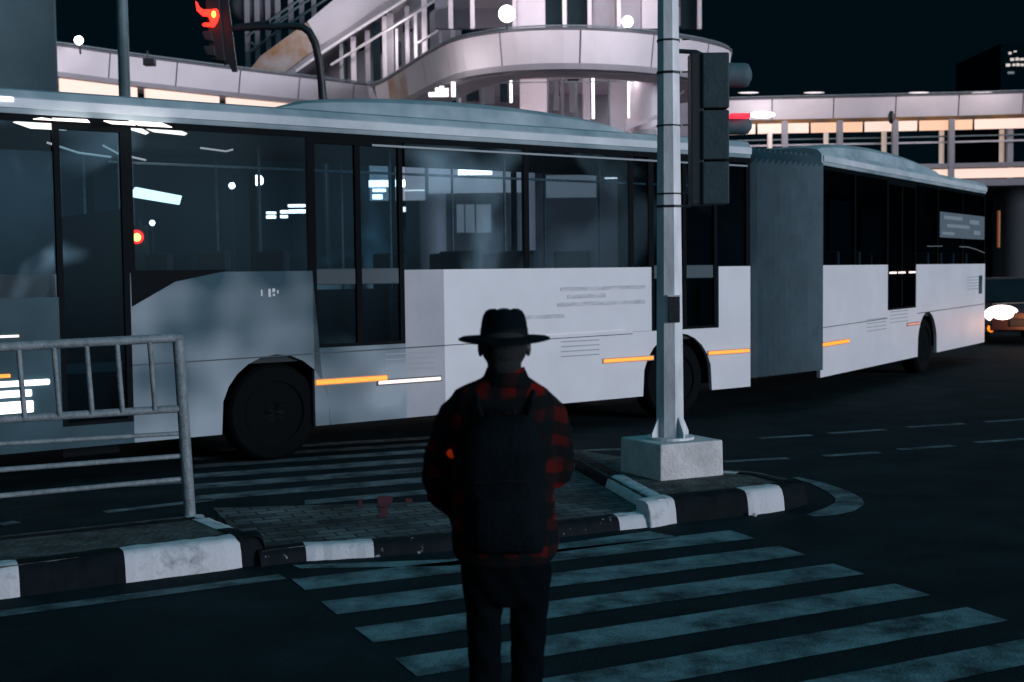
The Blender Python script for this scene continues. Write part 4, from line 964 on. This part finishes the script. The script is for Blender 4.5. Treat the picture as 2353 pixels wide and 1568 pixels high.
w1=wave(sx_.outputs[0],.085,.12,.58); w2=wave(sx_.outputs[2],.088,.30,.52)
mu=n.new('ShaderNodeMath'); mu.operation='MULTIPLY'; l.new(w1,mu.inputs[0]); l.new(w2,mu.inputs[1])
ab=n.new('ShaderNodeMath'); ab.operation='ABSOLUTE'; l.new(sx_.outputs[0],ab.inputs[0])
m1=n.new('ShaderNodeMapRange'); m1.inputs[1].default_value=.09; m1.inputs[2].default_value=.15; m1.inputs[3].default_value=.14; l.new(ab.outputs[0],m1.inputs[0])
m2=n.new('ShaderNodeMapRange'); m2.inputs[1].default_value=1.37; m2.inputs[2].default_value=1.40; m2.inputs[4].default_value=.9; l.new(sx_.outputs[2],m2.inputs[0])
m3=n.new('ShaderNodeMapRange'); m3.inputs[1].default_value=.95; m3.inputs[2].default_value=.90; m3.inputs[4].default_value=.25; l.new(sx_.outputs[2],m3.inputs[0])
mA=n.new('ShaderNodeMath'); mA.operation='MAXIMUM'; l.new(m1.outputs[0],mA.inputs[0]); l.new(m2.outputs[0],mA.inputs[1])
mB=n.new('ShaderNodeMath'); mB.operation='MAXIMUM'; l.new(mA.outputs[0],mB.inputs[0]); l.new(m3.outputs[0],mB.inputs[1])
ad=n.new('ShaderNodeMath'); ad.operation='ADD'; l.new(w1,ad.inputs[0]); l.new(w2,ad.inputs[1])
ad2=n.new('ShaderNodeMath'); ad2.operation='MULTIPLY_ADD'; ad2.inputs[1].default_value=.14; l.new(ad.outputs[0],ad2.inputs[0]); l.new(mu.outputs[0],ad2.inputs[2]); mu=ad2
n2=n.new('ShaderNodeTexNoise'); n2.inputs['Scale'].default_value=6; n2.inputs['Detail'].default_value=1; l.new(tcn.outputs['Object'],n2.inputs['Vector'])
r2_=n.new('ShaderNodeMapRange'); r2_.inputs[1].default_value=.32; r2_.inputs[2].default_value=.66; r2_.inputs[3].default_value=.15; l.new(n2.outputs[0],r2_.inputs[0])
mu2=n.new('ShaderNodeMath'); mu2.operation='MULTIPLY'; l.new(mu.outputs[0],mu2.inputs[0]); l.new(r2_.outputs[0],mu2.inputs[1])
mu3=n.new('ShaderNodeMath'); mu3.operation='MULTIPLY'; l.new(mu2.outputs[0],mu3.inputs[0]); l.new(mB.outputs[0],mu3.inputs[1]); mu2=mu3
mxc=n.new('ShaderNodeMix'); mxc.data_type='RGBA'; mxc.inputs[6].default_value=(.0022,.0048,.0062,1); mxc.inputs[7].default_value=(.125,.005,.003,1); l.new(mu2.outputs[0],mxc.inputs[0]); l.new(mxc.outputs[2],bs.inputs['Base Color'])
t=MB()
def rg(y,xl,xr,ry,cy=0): return ering((X(xl)+X(xr))/2,cy,Zp(y),(X(xr)-X(xl))/2,ry,28,2.5)
t.ring([rg(858,1120,1204,.066,.0),rg(872,1100,1222,.075),rg(884,1068,1240,.085),rg(895,1045,1258,.10),rg(920,1030,1275,.115),rg(980,1028,1284,.125),rg(1060,1032,1282,.125),rg(1130,1042,1268,.125),rg(1185,1034,1274,.13),rg(1240,1032,1284,.135),rg(1272,1034,1279,.135),rg(1292,1050,1264,.13)])
for s,pts in ((-1,[(X(1075),0,Zp(922)),(X(1046),.0,Zp(952)),(X(1029),.0,Zp(1005)),(X(1010),.01,Zp(1060)),(X(1006),.02,Zp(1100)),(X(1014),.09,Zp(1148)),(X(1044),.16,Zp(1188))]),
              (1,[(X(1236),0,Zp(922)),(X(1262),.0,Zp(952)),(X(1272),.0,Zp(1005)),(X(1277),.01,Zp(1055)),(X(1274),.03,Zp(1090)),(X(1256),.14,Zp(1106)),(X(1232),.22,Zp(1118))])):
    t.tube(pts,[.05,.060,.062,.060,.060,.058,.050],18)
t.tube([(X(1046),.12,Zp(1165)),(X(1058),.10,Zp(1225))],[.05,.045],12)
jk=t.build('jacket',pj,man); remesh(jk,.008,5,.6)
# sleeve folds
for v in jk.data.vertices:
    c_=v.co
    if abs(c_.x)>.15 and 1.0<c_.z<1.32:
        a=math.sin(c_.z*150+c_.y*40)*.0028+math.sin(c_.z*67+c_.x*50)*.003; v.co.x+=math.copysign(a,c_.x)
# collar
t=MB(); N=28
rings=[]
for z,rx,ry,dy in ((Zp(872),.064,.066,0),(Zp(846),.058,.062,.0),(Zp(843),.062,.066,0),(Zp(868),.078,.082,-.004),(Zp(882),.092,.09,-.006)):
    rings.append([(rx*math.cos(2*PI*k/N)+.004,ry*math.sin(2*PI*k/N)+dy,z-.012*max(0,math.sin(2*PI*k/N))) for k in range(N)])
t.ring(rings,cap=False); t.build('collar',pj,jk,smooth=1.2)
# trousers
t=MB()
t.ring([rg(1270,1054,1262,.10),rg(1320,1052,1264,.105),rg(1352,1055,1261,.10),rg(1378,1062,1254,.085),rg(1396,1074,1240,.06)])
for pts,rs in (([(X(1106),0,Zp(1350)),(X(1105),.0,Zp(1430)),(X(1106),.0,Zp(1568)),(X(1108),.0,.12),(X(1108),.0,.06)],[.074,.060,.055,.058,.06]),
               ([(X(1210),0,Zp(1350)),(X(1209),.0,Zp(1430)),(X(1204),.0,Zp(1568)),(X(1200),.0,.12),(X(1200),.0,.06)],[.074,.064,.055,.058,.06])):
    t.tube(pts,rs,18)
tr=t.build('trousers',denim,man); remesh(tr,.006,3)
for v in tr.data.vertices:
    c_=v.co; v.co.x+=math.sin(c_.z*60+c_.y*30)*.0018; v.co.y+=math.sin(c_.z*45+c_.x*70)*.003
for x_ in (X(1108),X(1200)):
    t=MB(); t.ring([ering(x_,.04,.0,.045,.135,20),ering(x_,.04,.03,.047,.137,20),ering(x_,.03,.06,.043,.12,20),ering(x_,-.02,.10,.038,.05,20)]); t.build('shoe',felt,man,smooth=1)
t=MB(); t.ell((X(1043),-.055,Zp(1037)),(.026,.012,.018),16,10); t.build('patch',mat('orange_red_patch',(.95,.05,.003),.6,emit=(1,.06,0),es=.12),jk,smooth=2)

# backpack worn over the checked jacket
bk=thing('backpack','black backpack covering the back of the man in the brimmed hat','backpack',(MX,MY,0))
def bprof(rows,cy,e=3.0): return [ering(.0,cy+dy,Zp(y),rx,ry,32,e) for y,rx,ry,dy in rows]
t=MB(); t.ring(bprof([(1252,.09,.03,.02),(1246,.115,.06,0),(1215,.13,.075,0),(1130,.132,.08,0),(1040,.128,.072,0),(985,.115,.055,.01),(955,.09,.035,.02),(944,.06,.015,.03)],-.165)); mb=t.build('main_bag',packm,bk,smooth=1.2)
for v in mb.data.vertices:
    c_=v.co; v.co.y+=.010*math.sin(c_.z*38+c_.x*16); v.co.x+=.004*math.sin(c_.z*29)
t=MB(); t.ring(bprof([(1238,.075,.012,0),(1230,.10,.025,0),(1160,.102,.03,0),(1122,.095,.02,.008)],-.235)); t.build('front_pocket',packm,bk,smooth=1.2)
t=MB(); t.tube([(-.10,-.232,Zp(1085)),(0,-.246,Zp(1080)),(.10,-.232,Zp(1085))],.004,6); t.build('zip',mat('zip_dark',(.004,.007,.009),.8,spec=.1),bk)
t=MB(); t.tube([(-.03,-.135,Zp(950)),(-.026,-.15,Zp(930)),(.026,-.15,Zp(930)),(.03,-.135,Zp(950))],.006,8); t.build('grab_handle',packm,bk)
for s_ in (-1,1):
    t=MB(); t.tube([(s_*.07,-.13,Zp(960)),(s_*.088,-.118,Zp(925)),(s_*.093,-.085,Zp(900)),(s_*.095,-.01,Zp(884)),(s_*.10,.08,Zp(905)),(s_*.11,.12,Zp(960))],.010,8); t.build('strap',packm,bk)
